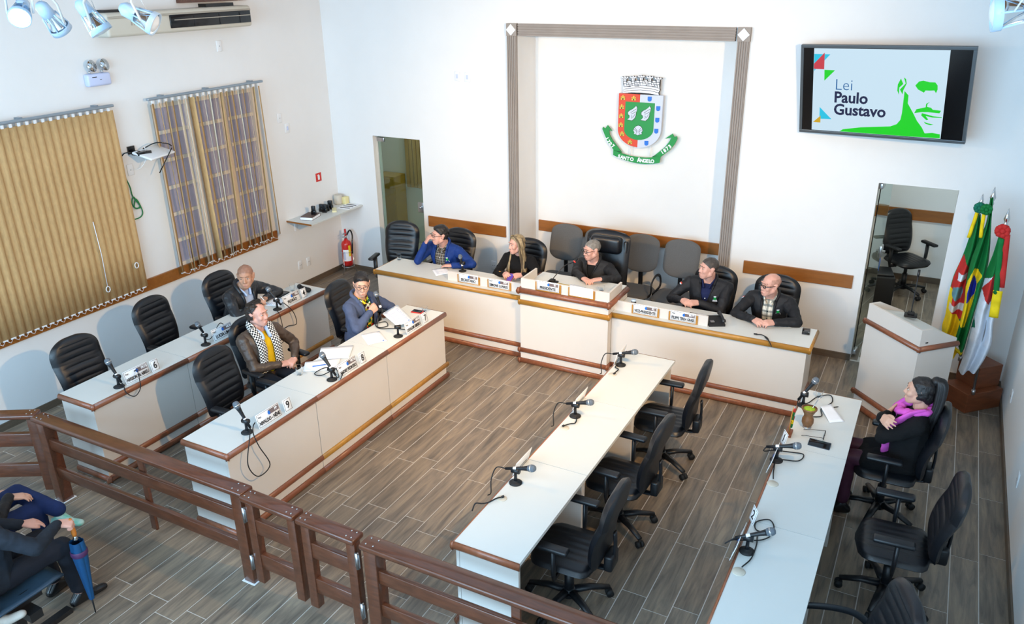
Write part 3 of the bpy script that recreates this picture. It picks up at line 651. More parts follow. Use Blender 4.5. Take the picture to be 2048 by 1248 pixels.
for nm, poly in (('green_shoulder', [(545, 990), (580, 968), (760, 948), (1050, 938), (1110, 915), (1145, 870), (1160, 800), (1185, 575), (1222, 620), (1215, 700), (1265, 800), (1300, 880), (1345, 950), (1370, 1010), (1440, 1005), (1508, 1020), (1506, 1062), (1200, 1042)]),
                 ('green_ear', [(1150, 450), (1120, 510), (1115, 570), (1130, 612), (1135, 540), (1172, 505)]), ('green_ear', [(1178, 440), (1195, 500), (1140, 560), (1165, 610), (1172, 570), (1205, 500), (1198, 455)]),
                 ('green_eye', [(1285, 520), (1320, 480), (1360, 472), (1420, 488), (1470, 490), (1490, 520), (1490, 560), (1475, 598), (1460, 570), (1420, 572), (1380, 570), (1365, 592), (1310, 560)]),
                 ('green_nose', [(1380, 740), (1385, 705), (1420, 685), (1398, 708), (1392, 735), (1430, 745), (1445, 765), (1520, 775), (1505, 802), (1400, 790), (1340, 790), (1275, 800), (1295, 760)]),
                 ('green_mouth', [(1345, 800), (1450, 832), (1525, 842), (1528, 850), (1440, 845), (1380, 830), (1405, 868), (1385, 872), (1340, 825)]), ('green_lip', [(1362, 888), (1400, 905), (1452, 918), (1420, 924), (1380, 912)])):
    slide(nm, poly, SG, 1)
def sl_text(s, u0, v0, u1, size, m, bold, sx=1):
    a = sp(u0, v0); o = text(s, size, m, tv, WALLXF.copy(), sx, bold, 'LEFT'); o.matrix_local = Matrix.Translation((a[0], -.0065, a[1])) @ WALLXF
sl_text('Lei', 490, 512, 0, .155, SB, -.002, .95); sl_text('Paulo', 484, 638, 0, .150, SN, .004, .96); sl_text('Gustavo', 482, 762, 0, .150, SN, .004, .96)
MB().box((-.12, .03, -.12), (.12, .07, .12)).box((-.04, .05, -.04), (.04, .20, .04)).build('wall_bracket', 'metal_dark', tv)

# coat of arms on the niche wall
CX, CZ, CY = 4.30, 2.60, ND-.05
ca = thing('coat_of_arms', 'painted municipal coat of arms with shield, crown and green ribbon', 'wall emblem', (CX, CY, CZ))
M['silver'] = mat('silver_paint', rgb(198, 206, 220), .5); M['arms_green'] = mat('arms_green', rgb(12, 140, 62), .5); M['arms_red'] = mat('arms_red', rgb(212, 66, 36), .5)
M['arms_blue'] = mat('arms_blue', rgb(20, 108, 206), .5); M['arms_gold'] = mat('arms_gold', rgb(210, 190, 70), .5); M['dark_green'] = mat('fold_green', rgb(8, 86, 42), .6); M['white_paint'] = mat('white_paint', rgb(228, 232, 240), .5)
def ep(u, v): return ((u-690)*.00107, -(v-.04*(u-690)-352)*.001017+.05)
def arms(name, poly, m, z0, z1, parent=ca): return MB().prism([ep(*p) for p in poly], z0, z1, xf=WALLXF).build(name, m, parent)
def arc(cx, cy, rx, ry, a0, a1, n=14): return [(cx+rx*math.cos(math.radians(a0+(a1-a0)*i/n)), cy+ry*math.sin(math.radians(a0+(a1-a0)*i/n))) for i in range(n+1)]
arms('red_border', [(443, 330), (688, 340), (680, 942)]+arc(690, 735, 245, 205, 95, 180), 'arms_red', 0, .03)
arms('silver_border', [(688, 340), (945, 350), (940, 735)]+arc(690, 740, 250, 208, 0, 92), 'silver', 0, .03)
gs = arms('green_field', [(525, 420), (858, 435), (856, 735)]+arc(688, 735, 168, 120, 0, 180), 'arms_green', .03, .036)
for u, v in ((493, 377), (617, 382), (482, 480), (480, 583), (480, 687), (498, 790), (595, 882)):
    q = arms('golden_castle', [(u-24, v+24), (u-24, v-12), (u-14, v-12), (u-14, v), (u-8, v), (u-8, v-26), (u+8, v-26), (u+8, v), (u+14, v), (u+14, v-12), (u+24, v-12), (u+24, v+24)], 'arms_gold', .03, .036)
    MB().prism([ep(u-6, v+24), ep(u+6, v+24), ep(u+6, v+6), ep(u-6, v+6)], .036, .037, xf=WALLXF).prism([ep(u-24, v+2), ep(u-10, v+2), ep(u-10, v+6), ep(u-24, v+6)], .036, .037, xf=WALLXF).prism([ep(u+24, v+2), ep(u+10, v+2), ep(u+10, v+6), ep(u+24, v+6)], .036, .037, xf=WALLXF).build('castle_gate', 'ink', q)
for u, v in ((797, 388), (898, 492), (895, 622), (890, 746), (785, 888)):
    arms('blue_shield', [(u-22, v-26), (u+22, v-26), (u+22, v+8)]+arc(u, v+8, 22, 20, 0, 180, 8), 'arms_blue', .03, .036)
wing_p = [(650, 468), (663, 490), (660, 520), (650, 545), (650, 575), (638, 605), (610, 632), (555, 625), (580, 600), (578, 575), (562, 565), (560, 540), (580, 520), (610, 505), (635, 485)]
for dx in (0, 154):
    ol = arms('wing_outline', [(p[0]+dx+(4 if p[0] > 608 else -4), p[1]+(4 if p[1] > 555 else -4)) for p in wing_p], 'ink', .036, .0372); q = arms('wing', [(p[0]+dx, p[1]) for p in wing_p], 'silver', .037, .040)
    mb = MB()
    for a, b, c in (((590, 545), (625, 520), (655, 500)), ((598, 560), (630, 545), (650, 530)), ((600, 610), (608, 590), (600, 575)), ((615, 600), (630, 580), (640, 560))): mb.tube([Vector((ep(p[0]+dx, p[1])[0], -.0402, ep(p[0]+dx, p[1])[1])) for p in (a, b, c)], .0022, 5)
    mb.build('feather_line', 'ink', q)
shell = [(685, 688), (712, 698), (730, 722), (736, 750), (722, 765), (730, 785), (705, 790), (682, 800), (660, 788), (638, 785), (645, 765), (630, 750), (640, 720), (658, 700)]
arms('shell_outline', [(683+(p[0]-683)*1.07, 744+(p[1]-744)*1.07) for p in shell], 'ink', .036, .0372); q = arms('shell', shell, 'silver', .037, .041)
mb = MB()
for a, b in (((640, 735), (672, 760)), ((648, 715), (678, 755)), ((728, 735), (696, 760)), ((718, 715), (690, 755)), ((660, 782), (675, 765)), ((708, 782), (693, 765))): mb.tube([Vector((ep(*p)[0], -.0412, ep(*p)[1])) for p in (a, b)], .0022, 5)
mb.build('shell_line', 'ink', q)
# mural crown: five towers on a curved wall
cr = []
def top(u): return 150-18*math.cos((u-695)/225*PI/2)*1.0
base_p = [(485, 325), (490, 290), (487, 265), (500, 258), (495, 200), (520, 180)]
crown = [(485, 326), (500, 300), (486, 268), (498, 250)]
tw = [(507, 150), (600, 145), (692, 138), (787, 145), (880, 160)]
for i, (u, v) in enumerate(tw):
    crown += [(u-18, v+62), (u-18, v+20), (u-34, v+14), (u-36, v-2), (u-22, v-2), (u-22, v+4), (u-8, v+4), (u-8, v-6), (u+8, v-6), (u+8, v+4), (u+22, v+4), (u+22, v-2), (u+36, v-2), (u+34, v+14), (u+18, v+20), (u+18, v+62)]
    if i < 4: crown += [(u+30, v+44), (u+62, v+44)]
crown += [(896, 268), (902, 290), (888, 318), (896, 346), (800, 328), (690, 320), (590, 318)]
arms('crown_outline', [(692+(p[0]-692)*1.012, 240+(p[1]-240)*1.02) for p in crown], 'ink', .0, .024); arms('crown_shadow', [(540, 318), (690, 300), (850, 322), (850, 342), (690, 338), (540, 330)], 'ink', .0, .01)
cw = arms('crown', crown, 'white_paint', .024, .032)
lines = MB()
def stroke(pts, r=.0026): lines.tube([Vector((ep(*p)[0], -.0322, ep(*p)[1])) for p in pts], r, 5)
for i, (u, v) in enumerate(tw):
    stroke([(u-34, v+14), (u+34, v+14)]); stroke([(u-18, v+20), (u-18, v+90)]); stroke([(u+18, v+20), (u+18, v+92)]); stroke([(u-18, v+48), (u+18, v+48)]); stroke([(u-18, v+70), (u+18, v+70)]); stroke([(u, v+20), (u, v+48)]); stroke([(u-6, v+70), (u-6, v+100)])
    if i < 4:
        for k, dv in enumerate((64, 84, 104)): stroke([(u+20, v+dv), (u+74, v+dv)]); stroke([(u+34+12*k, v+dv-20), (u+34+12*k, v+dv)])
for dv in (0, 26, 50): stroke([(498, 258+dv), (590, 244+dv), (690, 240+dv), (800, 248+dv), (892, 268+dv)])
lines.build('masonry_line', 'ink', cw)
# ribbon
arms('ribbon_band', [(400, 985), (440, 1000), (500, 1022), (600, 1046), (690, 1055), (780, 1058), (860, 1052), (955, 1035), (945, 1110), (870, 1125), (780, 1132), (690, 1130), (600, 1115), (500, 1088), (400, 1045)], 'arms_green', .02, .032)
arms('ribbon_tail', [(262, 722), (290, 740), (318, 700), (375, 768), (335, 752), (345, 810), (380, 870), (430, 930), (500, 1015), (440, 1000), (400, 990), (330, 900), (285, 810), (256, 745)], 'arms_green', .004, .02)
arms('ribbon_tail', [(990, 830), (1070, 770), (1090, 808), (1118, 798), (1126, 830), (1100, 890), (1050, 960), (950, 1045), (850, 1055), (930, 985), (1000, 920), (1040, 860), (1060, 815), (1010, 828)], 'arms_green', .004, .02)
arms('ribbon_fold', [(430, 995), (475, 995), (500, 1020)], 'dark_green', .02, .0212); arms('ribbon_fold', [(850, 1048), (880, 1028), (925, 1030)], 'dark_green', .02, .0212)
def arc_text(s, pts, size, off):
    P = curve_pts([Vector((*ep(*p), 0)) for p in pts], 12); n = len(s)
    for i, chx in enumerate(s):
        if chx == ' ': continue
        t = (i+.5)/n*(len(P)-1); k = int(t); k = min(k, len(P)-2); p = P[k].lerp(P[k+1], t-k); d = P[k+1]-P[k]
        me = text_mesh(chx, size, 'white_paint', .95, .003, 'CENTER'); o = link('letter', me, ca)
        o.matrix_local = Matrix.Translation((p.x, -off, p.y)) @ Matrix.Rotation(-math.atan2(d.y, d.x), 4, 'Y') @ WALLXF
arc_text('SANTO ÂNGELO', [(455, 1055), (560, 1078), (690, 1092), (790, 1097), (880, 1098)], .058, .0335)
arc_text('1707', [(305, 838), (345, 905), (405, 955)], .058, .0215); arc_text('1873', [(955, 1000), (1010, 955), (1065, 905)], .058, .0215)
mb = MB()
for u in (595, 825): p, q = ep(u, 930), ep(u, 1045); mb.cyl((p[0], -.01, p[1]), (q[0], -.01, q[1]), .005, seg=8)
mb.build('support_rod', 'white_plastic', ca)
MB().box((-.1, -.0, -.3), (-.08, .05, -.28)).box((.08, 0, -.3), (.1, .05, -.28)).box((-.1, 0, 0), (-.08, .05, .02)).box((.08, 0, 0), (.1, .05, .02)).build('wall_spacer', 'white_plastic', ca)

# track lights
def track(x0, x1, y):
    t = thing('light_track', 'white ceiling track carrying spot lamps at X %d' % x0, 'track', (x0, y, 4.10)); MB().box((0, -.018, 0), (x1-x0, .018, .035)).build('rail', 'white_plastic', t)
    for x in (.15, x1-x0-.15): MB().cyl((x, 0, .03), (x, 0, CEIL-4.10), .008, seg=8).build('hanger', 'white_plastic', t)
    return t
t = track(1.2, 3.6, -5.22); t['label'] = 'white ceiling track holding the spot lamps by the windows'
t = track(7.3, 8.35, -5.0); t['label'] = 'white ceiling track holding the spot lamp at the right'
def spot_lamp(label, loc, aim, lit=False):
    s = thing('spot_lamp', label, 'spotlight', loc, 0, 'track spot lamps'); d = Vector(aim).normalized(); m = frame((0, 0, 0), d); Z2Y = m @ rotm(-PI/2, 0, 0)   # local +Z of lathe -> aim
    MB().lathe([(.001, -.14), (.028, -.14), (.052, -.11), (.056, -.02), (.052, -.02), (.05, -.10), (.001, -.12)], 10, xf=Z2Y).build('housing', 'lamp_blue', s)
    MB().lathe([(.084, .085), (.086, .125), (.079, .125), (.077, .085), (.084, .085)], 24, xf=Z2Y, cap=False).build('front_ring', 'lamp_blue', s)
    for k in range(6):
        a = 2*PI*k/6; MB().tube([(.055*math.cos(a), .055*math.sin(a), -.03), (.081*math.cos(a), .081*math.sin(a), .1)], .006, 6, xf=Z2Y).build('rib', 'lamp_blue', s)
    bl = MB().lathe([(.018, -.05), (.024, 0), (.066, .075), (.072, .095)], 20, xf=Z2Y).build('bulb', 'chrome', s)
    MB().lathe([(.072, .095), (.06, .12), (.03, .133), (.001, .137)], 20, xf=Z2Y).build('lens', 'glow' if lit else 'white_plastic', bl)
    up = Vector((0, 0, 1)); side = d.cross(up).normalized()*.094; mb = MB()
    mb.tube([side+d*.05, side+d*.0+up*.10, up*.17+side*.3, up*.17-side*.3, -side+up*.10, -side+d*.05], .011, 6, flat=.35).cyl((0, 0, .16), (0, 0, (4.10-loc[2])/.84), .014, seg=8)
    mb.build('yoke', 'white_plastic', s); s.scale = (.84,)*3; return s
spot_lamp('lit spot lamp at the top left corner glowing towards the camera', (1.88, -5.22, 3.80), (.60, -.62, -.42), True)
spot_lamp('spot lamp with its rear cone towards the camera, next to the lit one', (2.18, -5.22, 3.755), (-.05, .55, -.75))
spot_lamp('spot lamp pointing down, in the middle of the track by the windows', (2.58, -5.22, 3.765), (.35, .25, -.8))
spot_lamp('spot lamp in front of the air conditioner', (3.03, -5.22, 3.775), (.80, .45, -.5))
spot_lamp('spot lamp at the top right corner pointing left', (7.68, -5.0, 3.84), (-.92, -.1, -.12))
# ============================================================ chairs
SEAT = .47
def pad(hw, v0, v1, thick_f, thick_b, axis, ribs=0, nu=15, nv=34, chevron=.0):
    """Closed cushion: u across, v along; axis(x, v, d) maps to a point, d = offset along the face normal. Returns (front, back) MBs."""
    def f(u, v, t, rib):
        s = 2*u-1; vv = v0+(v1-v0)*v; e = max(0, 1-abs(s)**6)**.5*max(0, 1-abs(2*v-1)**10)**.5
        d = t*e
        if rib and abs(s) < .66 and .11 < v < .89:
            ph = v*ribs-chevron*(1-abs(s)); d += (.010*abs(math.sin(PI*ph))**.6-.010)*(1-(abs(s)/.66)**10)
        return axis(s*hw(v), v, d)
    return (MB().grid(lambda u, v: f(u, v, thick_f, ribs), nu, nv), MB().grid(lambda u, v: f(u, v, -thick_b, 0), nu, nv))
def hw_back(v):
    w = .205+.03*math.sin(min(1, v*1.15)*PI*.62)
    if v > .72: w *= max(0, 1-((v-.72)/.282)**2.6)**.5
    if v < .12: w *= .82+.18*(1-((.12-v)/.12)**2)**.5
    return max(w, .004)
def hw_seat(v):
    w = .235
    if v > .7: w *= max(0, 1-((v-.7)/.302)**3)**.5
    if v < .2: w *= max(0, 1-((.2-v)/.202)**3)**.5
    return max(w, .004)
def back_axis(x, v, d):    # leans back, gentle lumbar curve
    z = SEAT+.01+.565*v; y = -.235-.10*v+.028*math.sin(PI*min(1, v*1.6)); return (x, y+d, z)
def seat_axis(x, v, d): return (x, -.23+.47*v, SEAT-.03+d-.02*max(0, v-.8)*5*.3)
def task_chair(label, arms='T', base=True, group='black leather swivel chairs'):
    c = thing('office_chair', label, 'chair', (0, 0, 0), 0, group)
    f, b = pad(hw_back, 0, 1, .045, .03, back_axis, 9, 17, 110, chevron=.12)
    f.build('backrest', 'leather', c); b.build('back_shell', 'plastic', c)
    f, b = pad(hw_seat, 0, 1, .045, .035, lambda x, v, d: seat_axis(x, v, d), 0, 15, 18)
    sf = MB().grid(lambda u, v: (lambda s, e: seat_axis(s*hw_seat(v), v, .045*e+(.005*abs(math.sin(PI*s*4)) if abs(s) < .8 and .12 < v < .88 else 0)*e))(2*u-1, max(0, 1-abs(2*u-1)**6)**.5*max(0, 1-abs(2*v-1)**10)**.5), 33, 16)
    sf.build('seat', 'leather', c); b.build('seat_shell', 'plastic', c)
    MB().tube(curve_pts([(0, -.05, SEAT-.085), (0, -.24, SEAT-.085), (0, -.30, SEAT-.05), (0, -.315, SEAT+.10), (0, -.31, SEAT+.22)]), .028, 6, flat=.4).rbox((-.07, -.32, SEAT-.06), (.07, -.26, SEAT+.06), .015).build('back_support', 'plastic', c)
    for s in (-1, 1):
        if arms == 'T':
            a = MB().tube([(s*.16, .0, SEAT-.075), (s*.262, .0, SEAT-.07), (s*.275, -.0, SEAT+.0), (s*.275, -.0, SEAT+.17)], [.02, .022, .028, .03], 8, flat=.5, up=(0, 1, 0)).build('armrest', 'plastic', c)
            p = MB().rbox((s*.275-.036, -.10, SEAT+.165), (s*.275+.036, .15, SEAT+.20), .016, n=3).build('arm_pad', 'plastic', a)
        else:
            MB().tube(curve_pts([(s*.20, .12, SEAT-.05), (s*.29, .16, SEAT+.04), (s*.295, .15, SEAT+.16), (s*.285, .02, SEAT+.195), (s*.28, -.16, SEAT+.17), (s*.25, -.27, SEAT+.10)]), .022, 8, flat=.45, up=(1, 0, 0)).build('armrest', 'plastic', c)
    MB().cyl((0, 0, .10), (0, 0, .27), .033, seg=14).cyl((0, 0, .26), (0, 0, SEAT-.08), .022, seg=12).rbox((-.09, -.11, SEAT-.10), (.09, .09, SEAT-.065), .01).build('gas_column', 'plastic', c)
    MB().lathe([(.001, .065), (.052, .068), (.05, .115), (.036, .13), (.001, .13)], 14).build('base_hub', 'plastic', c)
    for k in range(5):
        a = 2*PI*k/5+.35; d = Vector((math.cos(a), math.sin(a), 0)); up = Vector((0, 0, 1))
        l = MB().tube([d*.03+up*.105, d*.15+up*.105, d*.29+up*.075], [.034, .028, .021], 8, flat=.7, up=(0, 0, 1)).build('base_leg', 'plastic', c)
        q = d*.29; t = Vector((-d.y, d.x, 0)); m = MB()
        for sg in (-1, 1): m.cyl(q+t*(.006*sg)+up*.027, q+t*(.026*sg)+up*.027, .027, seg=12)
        m.cyl(q+up*.03, q+up*.07, .008, seg=6).build('caster', 'rubber', l)
    return c
def place(root, label, x, y, rz, first=False, sz=1.0):
    o = root if first else copy_tree(root)
    o.location = (x, y, 0); o.rotation_euler = (0, 0, rz); o['label'] = label; o.scale = (1, 1, sz); return o
tc = task_chair('x')
E_, W_, S_ = -PI/2, PI/2, PI        # facing +X, -X, -Y
place(tc, 'vacant black leather chair nearest the railing, by the windows', 1.22, -4.86, E_-.05, True)
place(tc, 'vacant black leather chair in the middle of the row by the windows', 1.05, -3.86, E_+.06)
place(tc, 'black leather chair under the man in the black leather jacket', 1.10, -3.03, E_)
place(tc, 'vacant black leather chair behind the plate with number 9', 2.55, -4.46, E_+.04)
place(tc, 'black leather chair under the man in the checked scarf', 2.30, -3.83, E_-.10)
place(tc, 'black leather chair under the person with the microphone', 2.46, -2.66, E_+.08)
place(tc, 'vacant black leather chair beside the glass door at the left end of the bench', 1.56, -.86, S_+.25)
place(tc, 'black leather chair under the man in the blue jacket', 2.33, -.82, S_)
place(tc, 'black leather chair under the woman with long blonde hair', 3.31, -.82, S_)
place(tc, 'black leather chair under the man looking left at the vice-president plate', 5.57, -.82, S_)
place(tc, 'black leather chair under the bald man in glasses', 6.22, -.82, S_)
place(tc, 'vacant swivel chair nearest the presiding bench along the inner right row', 5.78, -2.88, W_+.06)
place(tc, 'vacant swivel chair in the middle of the three along the inner right row', 5.76, -3.86, W_-.02)
place(tc, 'vacant swivel chair nearest the railing of the three along the inner right row', 5.76, -4.79, W_+.03)
place(tc, 'swivel chair under the woman in the pink scarf', 7.53, -2.79, W_+.02)
place(tc, 'vacant swivel chair at the right row between the seated woman and the picture edge', 7.66, -3.76, W_+.06)
place(tc, 'swivel chair in the office seen through the right glass door', 7.34, 2.42, S_+.75, sz=1.02)
lc = task_chair('black chair with loop armrests cut by the bottom edge of the picture', 'loop'); lc.location = (7.45, -5.10, 0); lc.rotation_euler = (0, 0, W_+.36)

# executive chair of the president
ex = thing('executive_chair', 'high-backed black leather chair with a head pillow at the centre of the bench', 'chair', (4.30, -.80, 0), S_)
def hwx(v): return max(.004, .265*(1 if v < .88 else max(0, 1-((v-.88)/.122)**3)**.5)*(1 if v > .08 else .9+.1*v/.08))
xa = lambda x, v, d: (x, -.24-.12*v+.02*math.sin(PI*v)+d, .46+.80*v)
f, b = pad(hwx, 0, 1, .045, .05, xa); f.build('backrest', 'leather', ex); b.build('back_shell', 'leather', ex)
hp = MB(); hp.rbox((-.185, -.315, 1.02), (.185, -.20, 1.22), .05, n=4).build('head_pillow', 'leather', ex)
for s in (-1, 1): MB().rbox((s*.215-.03, -.30, .50), (s*.215+.03, -.20, 1.20), .028, n=3, xf=Matrix.Translation((0, .03, 0)) @ rotm(.10, 0, 0)).build('bolster', 'leather', ex)
f, b = pad(hw_seat, 0, 1, .06, .05, seat_axis); f.build('seat', 'leather', ex); b.build('seat_base', 'plastic', ex)
for s in (-1, 1): MB().tube(curve_pts([(s*.24, .12, .40), (s*.30, .12, .55), (s*.30, .0, .66), (s*.29, -.2, .66), (s*.26, -.28, .60)]), .026, 8).build('armrest', 'leather', ex)
MB().cyl((0, 0, .08), (0, 0, .40), .03).build('gas_column', 'plastic', ex)
for k in range(5):
    a = 2*PI*k/5; d = Vector((math.cos(a), math.sin(a), 0)); MB().tube([d*.02+Vector((0, 0, .10)), d*.30+Vector((0, 0, .07))], [.032, .02], 8).ball(d*.30+Vector((0, 0, .03)), .03, 10).build('base_leg', 'plastic', ex)

# grey fabric chairs along the niche
def hwg(v): return max(.004, (.205+.012*math.sin(PI*v))*(max(0, 1-((v-.75)/.252)**2.6)**.5 if v > .75 else 1)*(max(0, 1-((.3-v)/.302)**3)**.5 if v < .3 else 1))
def guest_chair(label, arm):
    g = thing('guest_chair', label, 'chair', (0, 0, 0), S_, 'grey fabric chairs along the niche wall')
    f, b = pad(hwg, 0, 1, .03, .02, lambda x, v, d: (x, -.20-.13*v+d, .62+.44*v), 0, 21, 44); f.build('backrest', 'fabric_grey', g); b.build('back_shell', 'plastic', g)
    f, b = pad(hw_seat, 0, 1, .035, .03, lambda x, v, d: (x, -.22+.46*v, .44+d), 0, 15, 14); f.build('seat', 'fabric_grey', g); b.build('seat_shell', 'plastic', g)
    MB().tube(curve_pts([(0, -.1, .41), (0, -.26, .42), (0, -.27, .56), (0, -.26, .75)]), .03, 6, flat=.35).build('back_support', 'plastic', g)
    for s in (-1, 1):
        for y in (-.2, .18): MB().tube([(s*.20, y*.8, .42), (s*.22, y, .0)], .014, 8).build('leg', 'plastic', g)
    if arm:
        s = -1; MB().tube(curve_pts([(s*.22, .10, .43), (s*.285, .18, .52), (s*.285, .16, .64), (s*.28, .0, .68), (s*.28, -.16, .62), (s*.285, -.16, .50), (s*.24, -.05, .43)]), .018, 8, flat=.55, up=(1, 0, 0)).build('armrest', 'plastic', g)
    return g
for x, a, l in ((3.50, 1, 'grey fabric chair against the niche, first from the left'), (3.96, 0, 'grey fabric chair hidden behind the high-backed leather chair'), (4.50, 1, 'grey fabric chair between the high-backed chair and the last grey chair'), (4.995, 0, 'grey fabric chair nearest the right pilaster')):
    guest_chair(l, a).location = (x, -.14, 0)

# public gallery seats at the lower left corner
M['seat_blue'] = mat('dark_blue_seat_shell', rgb(44, 66, 84), .45, var=.08, scale=30)
def gallery_seat(label, x, y):
    g = thing('gallery_seat', label, 'chair', (x, y, 0), 0, 'public gallery seats')
    MB().grid(lambda u, v: ((u-.5)*.45*(1-.15*max(0, v-.8)*5*abs(2*u-1)), -.22+.46*v, .45-.035*math.sin(PI*v)*(1-abs(2*u-1)**3)-.035*max(0, v-.85)*6), 11, 12).build('seat', 'seat_blue', g, solid=.016)
    MB().grid(lambda u, v: ((u-.5)*.45*(1-.25*max(0, v-.7)*3*abs(2*u-1)), -.24-.10*v-.03*abs(2*u-1)**2*-1, .50+.36*v), 11, 12).build('backrest', 'seat_blue', g, solid=.016)
    for s in (-1, 1): MB().box((s*.14-.02, -.24, .36), (s*.14+.02, .10, .43)).build('seat_bracket', 'metal_dark', g)
    return g
gallery_seat('dark blue gallery seat under the man holding the umbrella', 2.73, -6.72)
gallery_seat('dark blue gallery seat under the person with the white sneaker', 2.22, -6.72)
bm_ = thing('seat_beam', 'dark steel beam with a floor leg carrying the gallery seats', 'frame', (0, 0, 0))
MB().box((.6, -6.78, .30), (3.0, -6.70, .36)).build('beam', 'metal_dark', bm_)
for x in (2.76, 1.2):
    MB().box((x-.03, -6.77, .03), (x+.03, -6.71, .30)).build('leg', 'metal_dark', bm_); MB().box((x-.03, -7.0, 0), (x+.03, -6.42, .035)).build('foot', 'metal_dark', bm_)
# ============================================================ people
from mathutils.bvhtree import BVHTree
_ico = {}
def ico(n):
    if n not in _ico:
        bm = bmesh.new(); bmesh.ops.create_icosphere(bm, subdivisions=n, radius=1); _ico[n] = [v.co.copy() for v in bm.verts]; bm.free()
    return _ico[n]
def V3(r): return Vector((r, r, r)) if not isinstance(r, (tuple, list, Vector)) else Vector(r)
def hulls(groups, xf=None):
    """Mesh of convex hulls; each group is a list of (centre, radius or radii)."""
    out = bmesh.new()
    for g in groups:
        bm = bmesh.new(); vs = []
        for c, r in g:
            r = V3(r)
            for p in ico(2): vs.append(bm.verts.new(Vector(c)+Vector((p.x*r.x, p.y*r.y, p.z*r.z))))
        res = bmesh.ops.convex_hull(bm, input=vs)
        bmesh.ops.delete(bm, geom=[v for v in bm.verts if not v.link_faces], context='VERTS')
        me = bpy.data.meshes.new('tmp'); bm.to_mesh(me); bm.free(); out.from_mesh(me); bpy.data.meshes.remove(me)
    if xf is not None: bmesh.ops.transform(out, matrix=xf, verts=out.verts)
    return out
def voxel(bms, size, smooth=2, factor=.5):
    """Union of closed shells as one smooth continuous bmesh."""
    me = bpy.data.meshes.new('tmp'); bm = bmesh.new()
    for b in (bms if isinstance(bms, list) else [bms]):
        t = bpy.data.meshes.new('t'); b.to_mesh(t); b.free(); bm.from_mesh(t); bpy.data.meshes.remove(t)
    bm.to_mesh(me); bm.free(); o = bpy.data.objects.new('tmp', me); COL.objects.link(o)
    r = o.modifiers.new('r', 'REMESH'); r.mode = 'VOXEL'; r.voxel_size = size
    if smooth: s = o.modifiers.new('s', 'SMOOTH'); s.factor = factor; s.iterations = smooth
    res = applied(o); bpy.data.objects.remove(o); bpy.data.meshes.remove(me)
    out = bmesh.new(); out.from_mesh(res); bpy.data.meshes.remove(res); return out
def wrinkle(bm, amp, freq, seed=0):
    bm.normal_update(); off = Vector((seed*3.1, seed*1.7, seed))
    for v in bm.verts:
        n = noise.fractal(v.co*freq+off, 1.0, 2.0, 3); v.co += v.normal*amp*n
    return bm
def bm_obj(bm, name, mats, parent, smooth=True):
    me = bpy.data.meshes.new(name); bm.to_mesh(me); bm.free()
    for m in (mats if isinstance(mats, (list, tuple)) else [mats]): me.materials.append(M[m] if isinstance(m, str) else m)
    me.polygons.foreach_set('use_smooth', [smooth]*len(me.polygons)); return link(name, me, parent)
def join(bms):
    out = bmesh.new()
    for b in bms:
        t = bpy.data.meshes.new('t'); b.to_mesh(t); b.free(); out.from_mesh(t); bpy.data.meshes.remove(t)
    return out
def limb(a, ra, b, rb): return [(a, ra), (b, rb)]
def ik(S, Wt, l1, l2, pole):
    d = Wt-S; L = d.length
    if L > (l1+l2)*.985: d *= (l1+l2)*.985/L; Wt = S+d; L = d.length
    a = (l1*l1-l2*l2+L*L)/(2*L); h = math.sqrt(max(0, l1*l1-a*a)); u = d.normalized()
    p = pole-u*pole.dot(u); p = p.normalized() if p.length > 1e-5 else u.orthogonal(); return S+u*a+p*h, Wt
def skin_mat(name, c): return mat(name, c, .5, var=.06, scale=25, bump=.08, bscale=300, spec=.4)
M['skin'] = skin_mat('skin_light', rgb(205, 160, 138)); M['skin_tan'] = skin_mat('skin_tan', rgb(192, 142, 114)); M['skin_pink'] = skin_mat('skin_pink', rgb(208, 158, 142))
M['eye_white'] = mat('eye_white', rgb(186, 178, 170), .3); M['iris'] = mat('iris', rgb(40, 28, 22), .25); M['lips'] = mat('lips', rgb(170, 98, 90), .45)
def hair_mat(name, c, v=.3): return mat(name, c, .5, var=v, scale=55, stretch=(1, 1, .3), bump=.6, bscale=160)
M['hair_black'] = hair_mat('black_hair', rgb(22, 19, 20)); M['hair_brown'] = hair_mat('dark_brown_hair', rgb(38, 28, 22)); M['hair_grey'] = hair_mat('grey_hair', rgb(122, 118, 112)); M['hair_dark_grey'] = hair_mat('dark_grey_hair', rgb(66, 60, 56))
M['hair_blonde'] = hair_mat('blonde_hair', rgb(150, 132, 100), .35); M['hair_dark_blonde'] = hair_mat('dark_blonde_roots', rgb(92, 78, 60), .3); M['stubble'] = hair_mat('stubble_hair', rgb(158, 114, 92), .12); M['stubble_light'] = hair_mat('light_stubble', rgb(184, 140, 124), .1)
def cloth(name, c, r=.85, v=.1, sh=0, bump=.35, bs=350, spec=.3, coat=0): return mat(name, c, r, var=v, scale=14, bump=bump, bscale=bs, sheen=sh, spec=spec, coat=coat)
M['black_leather_jacket'] = cloth('black_leather_jacket', rgb(32, 34, 38), .36, .2, bump=.4, bs=120, spec=.5); M['brown_leather_jacket'] = cloth('brown_leather_jacket', rgb(76, 62, 52), .42, .2, bump=.4, bs=120, spec=.5)
M['blue_jacket'] = cloth('royal_blue_jacket', rgb(14, 50, 118), .7); M['black_jacket'] = cloth('black_nylon_jacket', rgb(27, 28, 32), .6, .12); M['dark_jacket'] = cloth('charcoal_jacket', rgb(34, 35, 38), .65)
M['blazer'] = cloth('slate_blue_blazer', rgb(72, 84, 112), .85); M['black_knit'] = cloth('black_knit', rgb(16, 16, 18), .95, bump=.5, bs=500); M['trousers'] = cloth('dark_trousers', rgb(24, 27, 36), .85); M['blue_shirt'] = cloth('light_blue_shirt', rgb(176, 196, 226), .8, .05)
